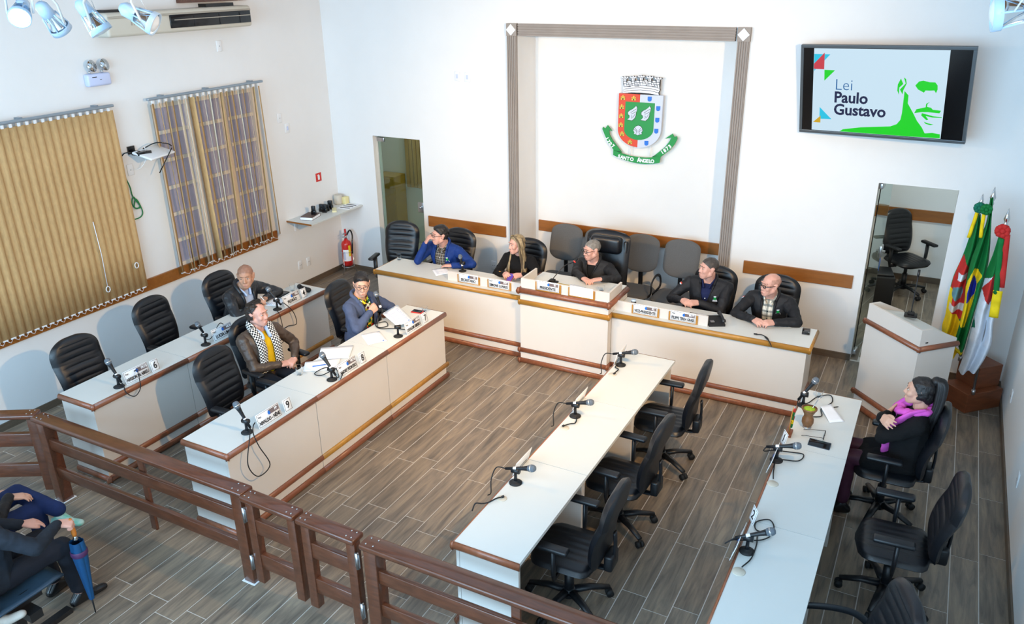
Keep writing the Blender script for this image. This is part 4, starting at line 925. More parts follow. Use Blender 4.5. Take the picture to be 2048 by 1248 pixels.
M['yellow_shirt'] = cloth('yellow_jersey', rgb(226, 182, 20), .8, .08); M['navy_shirt'] = cloth('navy_polo', rgb(18, 28, 68), .8); M['black_tee'] = cloth('black_tee', rgb(16, 17, 20), .85); M['red_cloth'] = cloth('red_top', rgb(172, 24, 40), .8)
M['tights'] = cloth('burgundy_tights', rgb(62, 30, 50), .5, .15); M['pink_scarf'] = cloth('magenta_scarf', rgb(214, 90, 190), .85, .10, bump=.6, bs=200); M['coat_grey'] = cloth('dark_grey_coat', rgb(32, 38, 47), .9); M['navy_jeans'] = cloth('navy_jeans', rgb(22, 40, 84), .85); M['sneaker'] = mat('white_green_sneaker', rgb(205, 222, 218), .6, var=.25, scale=18, col2=rgb(90, 178, 158)); M['pale_shoe'] = mat('pale_grey_shoe', rgb(176, 172, 164), .6, var=.1, scale=20)
M['shoe_black'] = mat('black_shoe', rgb(20, 20, 22), .25)
def check(name, stops, sx, sz, base):
    """Woven check: bands across x and z in object space."""
    m = bpy.data.materials.new(name); m.use_nodes = True; nt = m.node_tree; N = nt.nodes.new; K = nt.links.new; b = nt.nodes['Principled BSDF']; b.inputs['Roughness'].default_value = .85
    tc = N('ShaderNodeTexCoord'); sp_ = N('ShaderNodeSeparateXYZ'); K(tc.outputs['Object'], sp_.inputs[0]); prev = None
    def band(ax, period, width, phase):
        a = N('ShaderNodeMath'); a.operation = 'MULTIPLY_ADD'; K(sp_.outputs[ax], a.inputs[0]); a.inputs[1].default_value = 1/period; a.inputs[2].default_value = phase
        f = N('ShaderNodeMath'); f.operation = 'FRACT'; K(a.outputs[0], f.inputs[0]); l = N('ShaderNodeMath'); l.operation = 'LESS_THAN'; K(f.outputs[0], l.inputs[0]); l.inputs[1].default_value = width; return l.outputs[0]
    col = None
    for ax, period, width, phase, c in stops:
        mx = N('ShaderNodeMix'); mx.data_type = 'RGBA'; bnd = band(ax, period, width, phase); sc_ = N('ShaderNodeMath'); sc_.operation = 'MULTIPLY'; K(bnd, sc_.inputs[0]); sc_.inputs[1].default_value = c[1]; K(sc_.outputs[0], mx.inputs['Factor'])
        if col is None: mx.inputs['A'].default_value = (*base, 1)
        else: K(col, mx.inputs['A'])
        mx.inputs['B'].default_value = (*c[0], 1); col = mx.outputs['Result']
    K(col, b.inputs['Base Color']); return m
M['plaid_dark'] = check('dark_plaid_shirt', [('X', .034, .4, .1, (rgb(34, 44, 54), .7)), ('Z', .034, .4, .0, (rgb(40, 40, 44), .6)), ('X', .034, .09, .0, (rgb(200, 205, 205), .8)), ('Z', .034, .09, .2, (rgb(190, 190, 180), .7))], 1, 1, rgb(86, 78, 66))
M['plaid_light'] = check('white_plaid_shirt', [('X', .06, .38, .1, (rgb(70, 84, 84), .65)), ('Z', .06, .38, .0, (rgb(60, 76, 78), .65)), ('X', .06, .08, .6, (rgb(40, 50, 56), .6))], 1, 1, rgb(222, 218, 204))
M['floral'] = mat('floral_collar_cloth', rgb(226, 196, 30), .8)
def blotch(m, cols, scale):
    nt = m.node_tree; N = nt.nodes.new; v = N('ShaderNodeTexVoronoi'); v.inputs['Scale'].default_value = scale; tc = N('ShaderNodeTexCoord'); nt.links.new(tc.outputs['Object'], v.inputs['Vector']); r = N('ShaderNodeValToRGB'); r.color_ramp.interpolation = 'CONSTANT'
    for i, c in enumerate(cols):
        e = r.color_ramp.elements[i] if i < 2 else r.color_ramp.elements.new(i/len(cols)); e.position = i/len(cols); e.color = (*c, 1)
    sx = N('ShaderNodeSeparateColor'); nt.links.new(v.outputs['Color'], sx.inputs[0]); nt.links.new(sx.outputs[0], r.inputs[0]); nt.links.new(r.outputs[0], nt.nodes['Principled BSDF'].inputs['Base Color'])
blotch(M['floral'], [rgb(226, 196, 30), rgb(20, 90, 44), rgb(235, 232, 210), rgb(30, 24, 22), rgb(226, 196, 30), rgb(120, 30, 34)], 28)
def houndstooth():
    m = bpy.data.materials.new('black_white_check_scarf'); m.use_nodes = True; nt = m.node_tree; N = nt.nodes.new; K = nt.links.new; tc = N('ShaderNodeUVMap'); c = N('ShaderNodeTexChecker'); c.inputs['Scale'].default_value = 1
    K(tc.outputs[0], c.inputs['Vector']); c.inputs['Color1'].default_value = (*rgb(24, 24, 28), 1); c.inputs['Color2'].default_value = (*rgb(228, 226, 220), 1); K(c.outputs['Color'], nt.nodes['Principled BSDF'].inputs['Base Color']); nt.nodes['Principled BSDF'].inputs['Roughness'].default_value = .9; return m
M['check_scarf'] = houndstooth()

def hand_groups(wr, dy, nz, side, curl=.5, thumb=.5, k=1.0, spread=.10):
    """Palm, four fingers, thumb. side +1: the right hand."""
    F = frame(wr, dy, nz); g = []; s = side
    T = lambda x, y, z: F @ Vector((x*k, y*k, z*k))
    g.append([(T(-.02, .012, 0), .017*k), (T(.02, .012, 0), .017*k), (T(-.032, .082, .0), .0125*k), (T(.032, .078, -.002), .012*k), (T(0, .088, .003), .012*k)])
    for i, (x, L, ph) in enumerate(((-.031, .072, 0), (-.0105, .081, .05), (.0105, .075, .02), (.030, .058, -.05))):
        x *= s; c = curl+ph+.06*i*curl; p = Vector((x, .083-.004*abs(i-1), 0)); ang = c*.55; fx = math.sin(spread*(i-1.5)*s)
        for j, (seg, r0, r1) in enumerate(((.44, .0098, .009), (.31, .009, .0082), (.25, .0082, .007))):
            d = Vector((fx, math.cos(ang), -math.sin(ang))).normalized(); q = p+d*L*seg; g.append([(T(*p), r0*k), (T(*q), r1*k)]); p = q; ang += c*(.95, .75, .5)[j]
    p = Vector((-.026*s, .022, -.006)); ang = .75-.35*thumb
    for j, (L, r0, r1) in enumerate(((.040, .0135, .0115), (.032, .0112, .0098), (.026, .0098, .008))):
        d = Vector((-s*math.sin(ang), math.cos(ang), -.35*thumb-.25*j*thumb)).normalized(); q = p+d*L; g.append([(T(*p), r0*k), (T(*q), r1*k)]); p = q; ang -= .35+.35*thumb
    return g
HW = {}
def person(label, hip, rz, lean=0., sc=.95, head=(0, 0, 0), hpos=(.03, .635), skin='skin', bw=1.0, bd=1.0, R=None, L=None, jacket='black_jacket', V=None, shirt=None, shirt_collar=True, collar='stand', hair=('short', 'hair_black'), brow='hair_black', trousers='trousers',
           knees=None, feet=None, glasses=None, face=1.0, jaw=1.0, z0=0., group='people at the session', legs=True, shoe='shoe_black', sleeve=1.0, ear=1, seat_h=.56):
    root = thing('person', label, 'person', (hip[0], hip[1], z0), rz, group); root.scale = (sc,)*3
    inv = (Matrix.Translation((hip[0], hip[1], z0)) @ rotm(0, 0, rz) @ Matrix.Diagonal((sc, sc, sc, 1))).inverted(); rot = rotm(0, 0, -rz).to_3x3()
    P = Vector((0, 0, seat_h)); TX = Matrix.Translation(P) @ rotm(-lean, 0, 0)      # torso frame
    HX = TX @ Matrix.Translation((0, hpos[0], hpos[1])) @ rotm(lean, 0, 0) @ Matrix.Rotation(head[0], 4, 'Z') @ Matrix.Rotation(head[1], 4, 'X') @ Matrix.Rotation(head[2], 4, 'Y') @ Matrix.Diagonal((1.06, 1.05, 1.05, 1))
    # ---- joints
    J = {}
    for s, side, A in ((1, 'R', R), (-1, 'L', L)):
        S = TX @ Vector((.178*s*bw, .0, .415))
        if A is None: A = dict(w=None)
        if A.get('w') is None: Wl = P+Vector((.14*s, .34, .10)); dy = Vector((-.4*s, 1, -.2)); nz = Vector((0, .2, 1)); pole = Vector((s*.6, -.3, -.8))
        else:
            Wl = inv @ Vector(A['w']); dy = rot @ Vector(A['d']); nz = rot @ Vector(A.get('n', (0, 0, 1))); pole = rot @ Vector(A.get('p', (0, 0, -1)))
        E, Wl = ik(S, Wl, .285, .255, pole); J[side] = (S, E, Wl, dy, nz, A.get('curl', .6), A.get('thumb', .5))
    FD = [(Vector((s*.12, 1, 0)) if feet is None or len(feet) < 4 else Vector(feet[2+i])).normalized() for i, s in enumerate((1, -1))]
    kn = knees or [(.11, .41, .53), (-.11, .41, .53)]; ft = feet or [(.12, .42, .06), (-.12, .42, .06)]
    # ---- body: one continuous mesh (head, neck, trunk, arms, hands, legs)
    w = .0 if face is None else face
    hd = [[((0, -.012, .035), (.075*w, .097, .082))], [((0, .038, .02), (.060*w, .050, .05)), ((0, .046, -.045), (.056*w*jaw, .045, .045)), ((0, .056, -.09), (.037*w*jaw, .034, .023))],
          [((.050*w, .0, -.045), (.022*jaw, .03, .03)), ((0, .053, -.09), (.035*jaw, .03, .021))], [((-.050*w, .0, -.045), (.022*jaw, .03, .03)), ((0, .053, -.09), (.035*jaw, .03, .021))],
          [((0, .085, .016), .007), ((0, .104, -.026), .0095), ((.012, .093, -.031), .008), ((-.012, .093, -.031), .008)],
          [((.040*w, .058, -.02), (.021, .029, .026))], [((-.040*w, .058, -.02), (.021, .029, .026))], [((-.03, .083, .036), (.022, .009, .007)), ((.03, .083, .036), (.022, .009, .007))],
          [((-.014, .088, -.066), (.012, .008, .011)), ((.014, .088, -.066), (.012, .008, .011))]]
    for s in (1, -1): hd.append([((s*.074*w, .004, .018), (.008, .012, .012)), ((s*.083*w, -.012, .02), (.006, .016, .016)), ((s*.077*w, -.002, -.022), (.007, .010, .010)), ((s*.062*w, .0, -.004), (.014, .013, .024))])
    bms = [hulls(hd, HX)]
    nt_ = HX @ Vector((0, -.022, -.055)); nb = TX @ Vector((0, -.012, .47))
    g = [[(nt_, .056*max(1, jaw*.97)), (nb, .062)], [(TX @ Vector((.12*bw, 0, .41)), .05), (TX @ Vector((-.12*bw, 0, .41)), .05), (nb, .06)], [(TX @ Vector((0, 0, .36)), (.13*bw, .085, .09)), (TX @ Vector((0, 0, .12)), (.12*bw, .085, .1)), (P, (.13, .10, .08))]]
    for side, s in (('R', 1), ('L', -1)):
        S, E, Wl, dy, nz, cu, th = J[side]
        g += [limb(S, .046, E, .036), limb(E, .037, Wl, .0255)]+hand_groups(Wl, dy, nz, s, cu, th)
    if legs:
        for i, s in enumerate((1, -1)): k_ = Vector(kn[i]); f_ = Vector(ft[i]); g += [limb(Vector((.085*s, .0, seat_h-.01)), .075, k_, .052), limb(k_, .05, f_+Vector((0, 0, .03)), .035), [(f_, .035), (f_+FD[i]*.08+Vector((0, 0, -.012)), .026)]]
    bms.append(hulls(g)); body = voxel(bms, .0058, 2, .5); bd_o = bm_obj(body, 'body', skin, root)
    # ---- face details
    for s in (1, -1):
        e = MB(HX); e.ball((s*.031*w, .0775, .010), (.0125, .0115, .0052), 12); e.m = 1; e.ball((s*.031*w, .0848, .0103), (.0060, .0050, .0050), 10); e.build('eye', ['eye_white', 'iris'], root)
        MB(HX).tube([(s*.013, .0925, .033), (s*.030*w, .0915, .0365), (s*.050*w, .0795, .032)], [.002, .003, .0018], 6).build('eyebrow', brow, root)
    MB(HX).ball((0, .0915, -.0625), (.019, .0055, .0034), 10).ball((0, .0905, -.0705), (.017, .0065, .004), 10).build('lips', 'lips', root)
    # ---- clothes
    if trousers and legs:
        for_l = [[(P+Vector((0, 0, .02)), (.165*bw, .135*bd, .10)), (P+Vector((0, 0, -.03)), (.165, .14, .07))]]
        for i, s in enumerate((1, -1)): k_ = Vector(kn[i]); f_ = Vector(ft[i]); for_l += [limb(Vector((.085*s, .0, seat_h-.01)), .095, k_, .070), limb(k_, .068, f_+Vector((0, 0, .09)), .058)]
        bm_obj(wrinkle(voxel(hulls(for_l), .011, 2), .006, 9, 2), 'trousers', trousers, root)
    if legs:
        for i, s in enumerate((1, -1)):
            f_ = Vector(ft[i]); d = FD[i]
            bm_obj(voxel(hulls([[(f_+Vector((0, 0, .03)), .042), (f_-d*.05+Vector((0, 0, -.02)), .036), (f_+d*.08+Vector((0, 0, -.022)), .036)], [(f_+d*.08+Vector((0, 0, -.024)), (.04, .04, .03)), (f_+d*.16+Vector((0, 0, -.03)), (.036, .036, .024))]]), .009, 2), 'shoe', shoe, root)
    def torso(t):
        return [[((0, -.0, -.02), (.165*bw+t, .125*bd+t, .09)), ((0, .012*bd, .17), (.158*bw+t, .125*bd+t, .10))], [((0, .012*bd, .17), (.158*bw+t, .125*bd+t, .10)), ((0, .016, .33), (.170*bw+t, .118*bd+t, .10+t))],
                [((0, .016, .33), (.170*bw+t, .118*bd+t, .10+t)), ((.145*bw, -.003, .425), .058+t), ((-.145*bw, -.003, .425), .058+t)], [((.125*bw, -.004, .432), .052+t), ((-.125*bw, -.004, .432), .052+t), ((0, -.012, .475), (.068+t, .062+t, .03))]]
    SURF = {}
    def build_top(name, m, t, V, sleeves, wr, r_add):
        bm = voxel(hulls(torso(t)), .0085, 3); wrinkle(bm, wr, 8, len(name))
        bvh = BVHTree.FromBMesh(bm); SURF[name] = bvh; edge = None
        if V:
            zb, wb, wt = V; zt = .52
            for s in (1, -1):
                a = Vector((s*wb, 0, zb)); dirv = Vector((s*(wt-wb), 0, zt-zb)); nrm = dirv.cross(Vector((0, 1, 0))).normalized()
                bmesh.ops.bisect_plane(bm, geom=bm.verts[:]+bm.edges[:]+bm.faces[:], plane_co=a, plane_no=nrm)
            bmesh.ops.bisect_plane(bm, geom=bm.verts[:]+bm.edges[:]+bm.faces[:], plane_co=(0, 0, zb), plane_no=(0, 0, 1))
            dl = []
            for f in bm.faces:
                c = f.calc_center_median()
                if c.z > zb and c.y > .0 and abs(c.x) < wb+(wt-wb)*(c.z-zb)/(zt-zb): dl.append(f)
            bmesh.ops.delete(bm, geom=dl, context='FACES')
            edge = []
            for k in range(15):
                z = zb+(.455-zb)*k/14; x = wb+(wt-wb)*(z-zb)/(zt-zb); h = bvh.ray_cast(Vector((x, .6, z)), Vector((0, -1, 0)))
                if h[0]: edge.append(Vector((x, h[0].y, z)))
        bmesh.ops.transform(bm, matrix=TX, verts=bm.verts); parts = [bm]
        if sleeves:
            for side, s in (('R', 1), ('L', -1)):
                S, E, Wl, dy, nz, cu, th = J[side]; We = E.lerp(Wl, .93*sleeve)
                sb = voxel(hulls([[(TX @ Vector((.13*s*bw, -.002, .40)), .062+r_add), (S, .064+r_add), (S.lerp(E, .35), .060+r_add)], limb(S.lerp(E, .3), .060+r_add, E, .049+r_add), limb(E, .049+r_add, We, .036+r_add)]), .009, 2)
                parts.append(wrinkle(sb, wr*1.3, 11, s+3))
        return bm_obj(join(parts), name, m, root), edge
    top, edge = build_top('jacket', jacket, .012, V, True, .007, .004)
    if edge and collar:
        c = MB(TX); rad = .010 if collar == 'stand' else .013
        for s in (1, -1):
            line = [Vector((s*p.x, p.y+.004, p.z)) for p in edge]; c.tube(line, [.006]*(len(line)-4)+[rad*.8, rad, rad*1.3, rad*1.5], 6)
        a = edge[-1]; r_ = rad*1.5
        c.tube(curve_pts([(a.x, a.y, a.z), (.085, .02, .49), (.07, -.05, .515), (0, -.085, .525), (-.07, -.05, .515), (-.085, .02, .49), (-a.x, a.y, a.z)], 5), r_, 8, flat=1.6 if collar == 'stand' else 1.0)
        if collar == 'lapel':
            for s in (1, -1):
                q = [edge[int(len(edge)*f)] for f in (.15, .5, .78)]; pts = [Vector((s*p.x, p.y+.012, p.z)) for p in (q[0], q[1], q[2])]; o1 = Vector((s*(q[2].x+.062), q[2].y-.012, q[2].z-.03)); o2 = Vector((s*(q[1].x+.05), q[1].y+.006, q[1].z+.02))
                c.add([pts[0], pts[1], pts[2], o1, o2], [(0, 1, 4), (1, 2, 3, 4)])
        c.build('collar', jacket, top, solid=.004 if collar == 'lapel' else 0)
    if shirt:
        sh_o = bm_obj(wrinkle(voxel(hulls(torso(-.006), TX), .011, 3), .003, 10, 5), 'shirt', shirt, root); SURF['shirt'] = None
        if shirt_collar:
            c = MB(TX)
            for s in (1, -1): c.tube(curve_pts([(0, -.075, .515), (s*.055, -.045, .51), (s*.066, .02, .49), (s*.045, .075, .462), (s*.028, .105, .425)], 5), [.009]*10+[.011]*8+[.013]*3, 6, flat=1.5)
            c.build('shirt_collar', shirt, sh_o)
    # ---- hair
    style, hm = hair[0], hair[1]; hb = []
    def cap(g, keep, amp=.004, fr=30):
        bm = voxel(hulls(g), .006, 1)
        dl = [f for f in bm.faces if not keep(f.calc_center_median())]; bmesh.ops.delete(bm, geom=dl, context='FACES'); wrinkle(bm, amp, fr, 1); bmesh.ops.transform(bm, matrix=HX, verts=bm.verts); return bm
    def plane(hl, front=.072, nape=(-.085, -.075)):   # keep above the line hairline -> nape
        dy, dz = nape[0]-front, nape[1]-hl
        return lambda c: (c.y-front)*dz-(c.z-hl)*dy > 0 or (c.y < .012 and c.z > -.035 and abs(c.x) > .05 and c.y > -.03)
    if style == 'short': hb.append(cap([[((0, -.014, .042), (.083*w, .102, .087))], [((0, .03, .085), (.062*w, .052, .04)), ((0, -.03, .08), (.07*w, .06, .05))], [((.066*w, -.03, .0), (.017, .05, .05))], [((-.066*w, -.03, .0), (.017, .05, .05))]], plane(.072)))
    if style in ('buzz', 'horseshoe'):
        pl = plane(.066 if style == 'buzz' else .05, .066)
        hb.append(cap([[((0, -.013, .037), (.0775*w, .0995, .0845))]], (lambda c: pl(c)) if style == 'buzz' else (lambda c: pl(c) and c.z < .075 and c.y < .04), .0008))
    if style == 'thin_long':
        pl = plane(.088, .040, (-.07, -.11)); hb.append(cap([[((0, -.016, .04), (.083*w, .102, .084))], [((0, -.07, -.01), (.066, .045, .07))], [((.07, -.02, -.01), (.018, .05, .05))], [((-.07, -.02, -.01), (.018, .05, .05))]], lambda c: pl(c) and not (c.z > .085 and abs(c.x-.012) < .022), .006, 40))
        m_ = MB(HX)
        for k in range(16): a = -.05+.1*k/15; m_.tube(curve_pts([(a*.9, .040-abs(a)*.3, .112), (a*1.1, .0, .122), (a*1.2, -.07, .107)], 4), .0022, 5)
        m_.build('hair_strand', hm, root)
    if style in ('long', 'ponytail'):
        pl = plane(.078, .066, (-.09, -.10)); hb.append(cap([[((0, -.016, .042), (.084*w, .103, .086))], [((0, -.05, -.02), (.072, .06, .08))], [((.07, -.012, -.0), (.016, .05, .055))], [((-.07, -.012, -.0), (.016, .05, .055))]], pl, .003, 45))
        R_ = random.Random(5)
        if style == 'long':
            for nm, mm, seed in (('hair_strand', hm, 0), ('hair_strand', 'hair_dark_blonde', 1)):
                m_ = MB(); R_.seed(seed)
                for k in range(34):
                    s = 1 if k % 2 else -1; t = R_.random(); a = HX @ Vector((s*(.012+.05*t), .055-.09*t, .122-.03*t)); b_ = HX @ Vector((s*(.082+.012*R_.random()), .03-.06*t, .03)); c_ = HX @ Vector((s*(.088+.015*R_.random()), .02-.07*t, -.08))
                    d_ = TX @ Vector((s*(.085+.05*t), .10-.05*t+R_.uniform(-.01, .02), .38)); e_ = TX @ Vector((s*(.08+.06*t), .155-.03*t, .22+.07*R_.random()))
                    m_.tube(curve_pts([a, b_, c_, d_, e_], 5), [.012]*14+[.011, .010, .009, .008, .006, .004, .002], 6, flat=.6)
                m_.build(nm, mm, root)
        else:
            m_ = MB(HX); m_.ball((0, -.088, .112), (.040, .036, .038), 14)
            for k in range(26): x = R_.uniform(-.035, .035); q = R_.uniform(-.02, .02); m_.tube(curve_pts([(x*.4, -.088, .125), (x, -.132+q, .10), (x*1.5, -.14+q, -.05), (x*1.7, -.125+q, -.17), (x*1.4, -.115+q, -.27+R_.uniform(-.05, .02))], 5), [.020]*10+[.019]*6+[.014, .011, .008, .005, .002], 6)
            m_.build('ponytail', hm, root)
    if hb: bm_obj(join(hb), 'hair', hm, root)
    if glasses:
        gm = MB(HX); t, gz = (.0022, .0165) if glasses != 'bold' else (.0036, .0125)
        for s in (1, -1):
            gm.tube([(s*.033*w+.021*math.cos(a)*(1), .1035-.002*abs(math.cos(a)), .008+gz*math.sin(a)) for a in [k*PI/9 for k in range(19)]], t, 6)
            gm.tube([(s*.054*w, .1, .014), (s*.076*w, .06, .016), (s*.081*w, -.005, .016)], t, 6)
        gm.tube([(-.012, .106, .012), (.012, .106, .012)], t, 6); gm.build('glasses', 'metal_dark' if glasses == 'thin' else 'black', root)
    HW[label] = (HX, TX, root, SURF, top, J); return root, top, SURF, TX, HX, J
def hit(bvh, x, z):
    h = bvh.ray_cast(Vector((x, .6, z)), Vector((0, -1, 0))); return h[0], h[1]
def badge(top, SURF, TX, x, z):
    p, n = hit(SURF['jacket'], x, z); F = TX @ frame(p+n*.002, (0, 0, 1), n)
    MB(F).prism([(-.014, -.012), (.014, -.012), (.014, .02), (-.014, .02)], 0, .0025).build('badge_shield', 'arms_green', top)
    MB(F).prism([(-.012, .022), (.012, .022), (.014, .034), (-.014, .034)], 0, .0025).prism([(-.026, -.030), (.026, -.030), (.026, -.022), (-.026, -.022)], 0, .0025).prism([(-.024, -.018), (-.018, -.006), (-.015, -.014), (.015, -.014), (.018, -.006), (.024, -.018)], 0, .0025).build('badge_ribbon', 'white_paint', top)
def buttons(parent, SURF, TX, xs, m='white_paint', key='jacket', r=.006):
    for x, z in xs:
        p, n = hit(SURF[key], x, z); F = TX @ frame(p+n*-.006, (0, 0, 1), n); MB(F).cyl((0, 0, 0), (0, 0, .004), r, seg=10).build('button', m, parent)
def flag_patch(top, J, side, xf=None):
    S, E = J[side][0], J[side][1]; s = 1 if side == 'R' else -1; p = S.lerp(E, .30); d = (E-S).normalized(); out = Vector((s*.75, .65, .2)); out = (out-d*out.dot(d)).normalized(); F = frame(p+out*.064, d, out)
    MB(F).prism([(-.018, -.012), (.018, -.012), (.018, .0), (-.018, .0)], 0, .003).build('sleeve_patch', 'arms_red', top); MB(F).prism([(-.018, .002), (.018, .002), (.018, .012), (-.018, .012)], 0, .003).build('sleeve_patch', 'white_paint', top)

FX, FY_, FW = -PI/2, PI, PI/2    # facing +X, -Y, -X
# 1 man in black leather jacket, by the windows, looking over his glasses to the camera side
person('bald man in a black leather jacket writing at the desk with plate 4', (1.06, -3.09), FX, .33, head=(-.95, -.12, .02), skin='skin_tan', bw=1.12, bd=1.15, jaw=1.12, face=1.05, jacket='black_leather_jacket', V=(.02, .055, .085), shirt='blue_shirt', hair=('buzz', 'stubble'), brow='hair_brown', collar='lapel',
       R=dict(w=(1.36, -3.13, .80), d=(.5, 1, -.1), n=(0, 0, 1), p=(.2, -1, -.5), curl=.5), L=dict(w=(1.36, -2.94, .81), d=(.4, -1, -.05), n=(0, 0, 1), p=(.1, 1, -.2), curl=.9))
# 2 man with checked scarf
pr_, top, SF, TX, HX, J = person('man in brown leather jacket with a black and white checked scarf', (2.19, -3.87), FX-.08, -.02, head=(.22, -.02, 0), skin='skin_pink', bw=1.05, bd=1.1, jacket='brown_leather_jacket', V=(.05, .05, .085), shirt='yellow_shirt', shirt_collar=False, hair=('thin_long', 'hair_brown'), brow='hair_brown',
       R=dict(w=(2.40, -3.86, .655), d=(.3, 1, -.1), n=(.3, 0, 1), p=(-.3, -1, -.3), curl=.9), L=dict(w=(2.43, -3.70, .655), d=(.2, -1, -.1), n=(.3, 0, 1), p=(-.2, 1, -.4), curl=.9), knees=[(.12, .44, .56), (-.10, .43, .55)])
sc_m = MB(TX); pts = []
for s in (1, -1):
    ctrl = [(0, -.075, .52), (s*.075, -.04, .525), (s*.088, .05, .50)]
    for z in (.42, .33, .24, .15, .08): x = s*(.085+.035*(.45-z)); p, n = hit(SF['jacket'], x, z); ctrl.append((x, p.y+.012, z))
    pts.append(curve_pts(ctrl, 6))
scarf = bpy.data.meshes.new('scarf'); vs_, fs_, uv_ = [], [], []
for line in pts:
    base = len(vs_); acc = 0
    for i, p in enumerate(line):
        t = (line[min(i+1, len(line)-1)]-line[max(i-1, 0)]).normalized(); out = Vector((0, 1, 0)) if i > 10 else Vector((p.x, p.y+.02, .0)).normalized() if i > 0 else Vector((0, -1, 0)); sd = t.cross(out).normalized(); out = sd.cross(t)
        if i: acc += (line[i]-line[i-1]).length
        for k in range(9):
            a = (k/8-.5)*2; vs_.append(TX @ (p+sd*a*.05+out*(.018*(1-a*a)+.003*math.sin(9*a+i*.4)))); uv_.append((a*3.2+20, acc/.0156+20))
    for i in range(len(line)-1):
        for k in range(8): fs_.append((base+i*9+k, base+i*9+k+1, base+(i+1)*9+k+1, base+(i+1)*9+k))
scarf.from_pydata(vs_, [], fs_); ul = scarf.uv_layers.new(name='UVMap')
for lp in scarf.loops: ul.data[lp.index].uv = uv_[lp.vertex_index]
scarf.materials.append(M['check_scarf']); so = link('scarf', scarf, pr_); md = so.modifiers.new('s', 'SOLIDIFY'); md.thickness = .008
cb = MB(TX)
for s in (1, -1): cb.tube(curve_pts([(0, -.06, .525), (s*.05, -.035, .52), (s*.062, .03, .50), (s*.04, .095, .455), (s*.045, .12, .40)], 5), [.010]*10+[.014]*8+[.016]*3, 6, flat=1.6)
cb.build('shirt_collar', 'blue_shirt', pr_)
# 3 person with the microphone
pm, top, SF, TX, HX, J = person('person in slate blue blazer and floral collar speaking into a microphone', (2.50, -2.82), FX, .10, head=(-.85, -.14, .0), skin='skin', bw=.98, bd=1.12, face=.96, jacket='blazer', V=(.0, .07, .085), shirt='floral', shirt_collar=True, hair=('short', 'hair_black'), glasses='thin', collar='lapel',
       R=dict(w=(2.735, -2.905, .885), d=(.25, .75, .42), n=(.75, -.5, .3), p=(-.1, -1, -.5), curl=1.5, thumb=1.1), L=dict(w=(2.83, -2.66, .80), d=(.5, -.35, -.05), n=(.1, .2, 1), p=(-.1, 1, -.5), curl=.7))
rt_ = bm_obj(voxel(hulls([[((0, .045, .0), (.13, .10, .08)), ((0, .05, .17), (.125, .10, .07))]], TX), .011, 3), 'red_top', 'red_cloth', pm)
# 4 man in blue jacket
pb, top, SF, TX, HX, J = person('man in a royal blue jacket resting his hand on his face', (2.37, -.83), FY_, .28, head=(-.62, .02, -.05), skin='skin_pink', bw=1.15, bd=1.2, face=1.05, jaw=1.18, jacket='blue_jacket', V=(.0, .075, .085), shirt='plaid_dark', hair=('short', 'hair_black'), glasses='thick',
       R=dict(w=(2.225, -1.125, 1.015), d=(.50, .10, .9), n=(-.75, -.6, .3), p=(-.4, -.5, -1), curl=.75, thumb=.6), L=dict(w=(2.60, -1.15, .795), d=(-1, -.1, -.08), n=(0, 0, 1), p=(1, .1, -.3), curl=.25))
badge(top, SF, TX, -.105, .35); buttons(top, SF, TX, [(0, .37), (0, .27), (0, .17)], 'white_paint')
# 5 woman with long blonde hair
pw, top, SF, TX, HX, J = person('woman with long blonde hair in a black sweater holding a phone', (3.34, -.79), FY_, .15, .92, head=(-.55, -.02, 0), skin='skin_pink', bw=.92, bd=.95, face=.94, jaw=.9, jacket='black_knit', hair=('long', 'hair_blonde'), brow='hair_brown',
       R=dict(w=(3.315, -1.16, .815), d=(.65, -.8, .12), n=(-.55, -.1, .8), p=(-.8, .2, -.6), curl=.8, thumb=.9), L=dict(w=(3.53, -1.13, .815), d=(-.65, -.8, .12), n=(.55, -.1, .8), p=(.8, .2, -.6), curl=.8, thumb=.9))
c = MB(TX); c.lathe([(.060, .455), (.064, .50), (.062, .525), (.052, .53)], 18, xf=TX @ Matrix.Translation((0, -.012, 0))); c.build('turtleneck', 'black_knit', top)
S, E, Wl = J['L'][:3]
for t in (.55, .66, .77): q = E.lerp(Wl, t); MB().ball(q+Vector((0, .036, .012)), .007, 8).build('button', 'white_paint', top)
S, E, Wl = J['R'][:3]; MB().rbox((-.02, -.004, -.006), (.02, .004, .006), .003, xf=Matrix.Translation(E.lerp(Wl, .75)+Vector((.02, .02, .032)))).build('bracelet', 'wood_gold', top)
# 6 president
pp, top, SF, TX, HX, J = person('grey-haired man in glasses at the raised centre of the bench', (4.24, -.69), FY_, .16, head=(-.62, -.10, 0), skin='skin_pink', bw=1.08, bd=1.12, jaw=1.05, jacket='dark_jacket', V=(.30, .002, .095), shirt='black_tee', shirt_collar=False, hair=('buzz', 'hair_grey'), brow='hair_dark_grey', glasses='thick',
       R=dict(w=(4.30, -1.19, .925), d=(.85, -.5, -.05), n=(0, 0, 1), p=(-1, .1, -.3), curl=.5), L=dict(w=(4.50, -1.17, .94), d=(-.85, -.6, -.05), n=(0, 0, 1), p=(1, .1, -.3), curl=.5))
z_ = MB(TX); zz = [hit(SF['jacket'], 0, .30-.04*k) for k in range(8)]; z_.tube([p+n*.001 for p, n in zz], .0035, 6); z_.build('zipper', 'metal_dark', top)
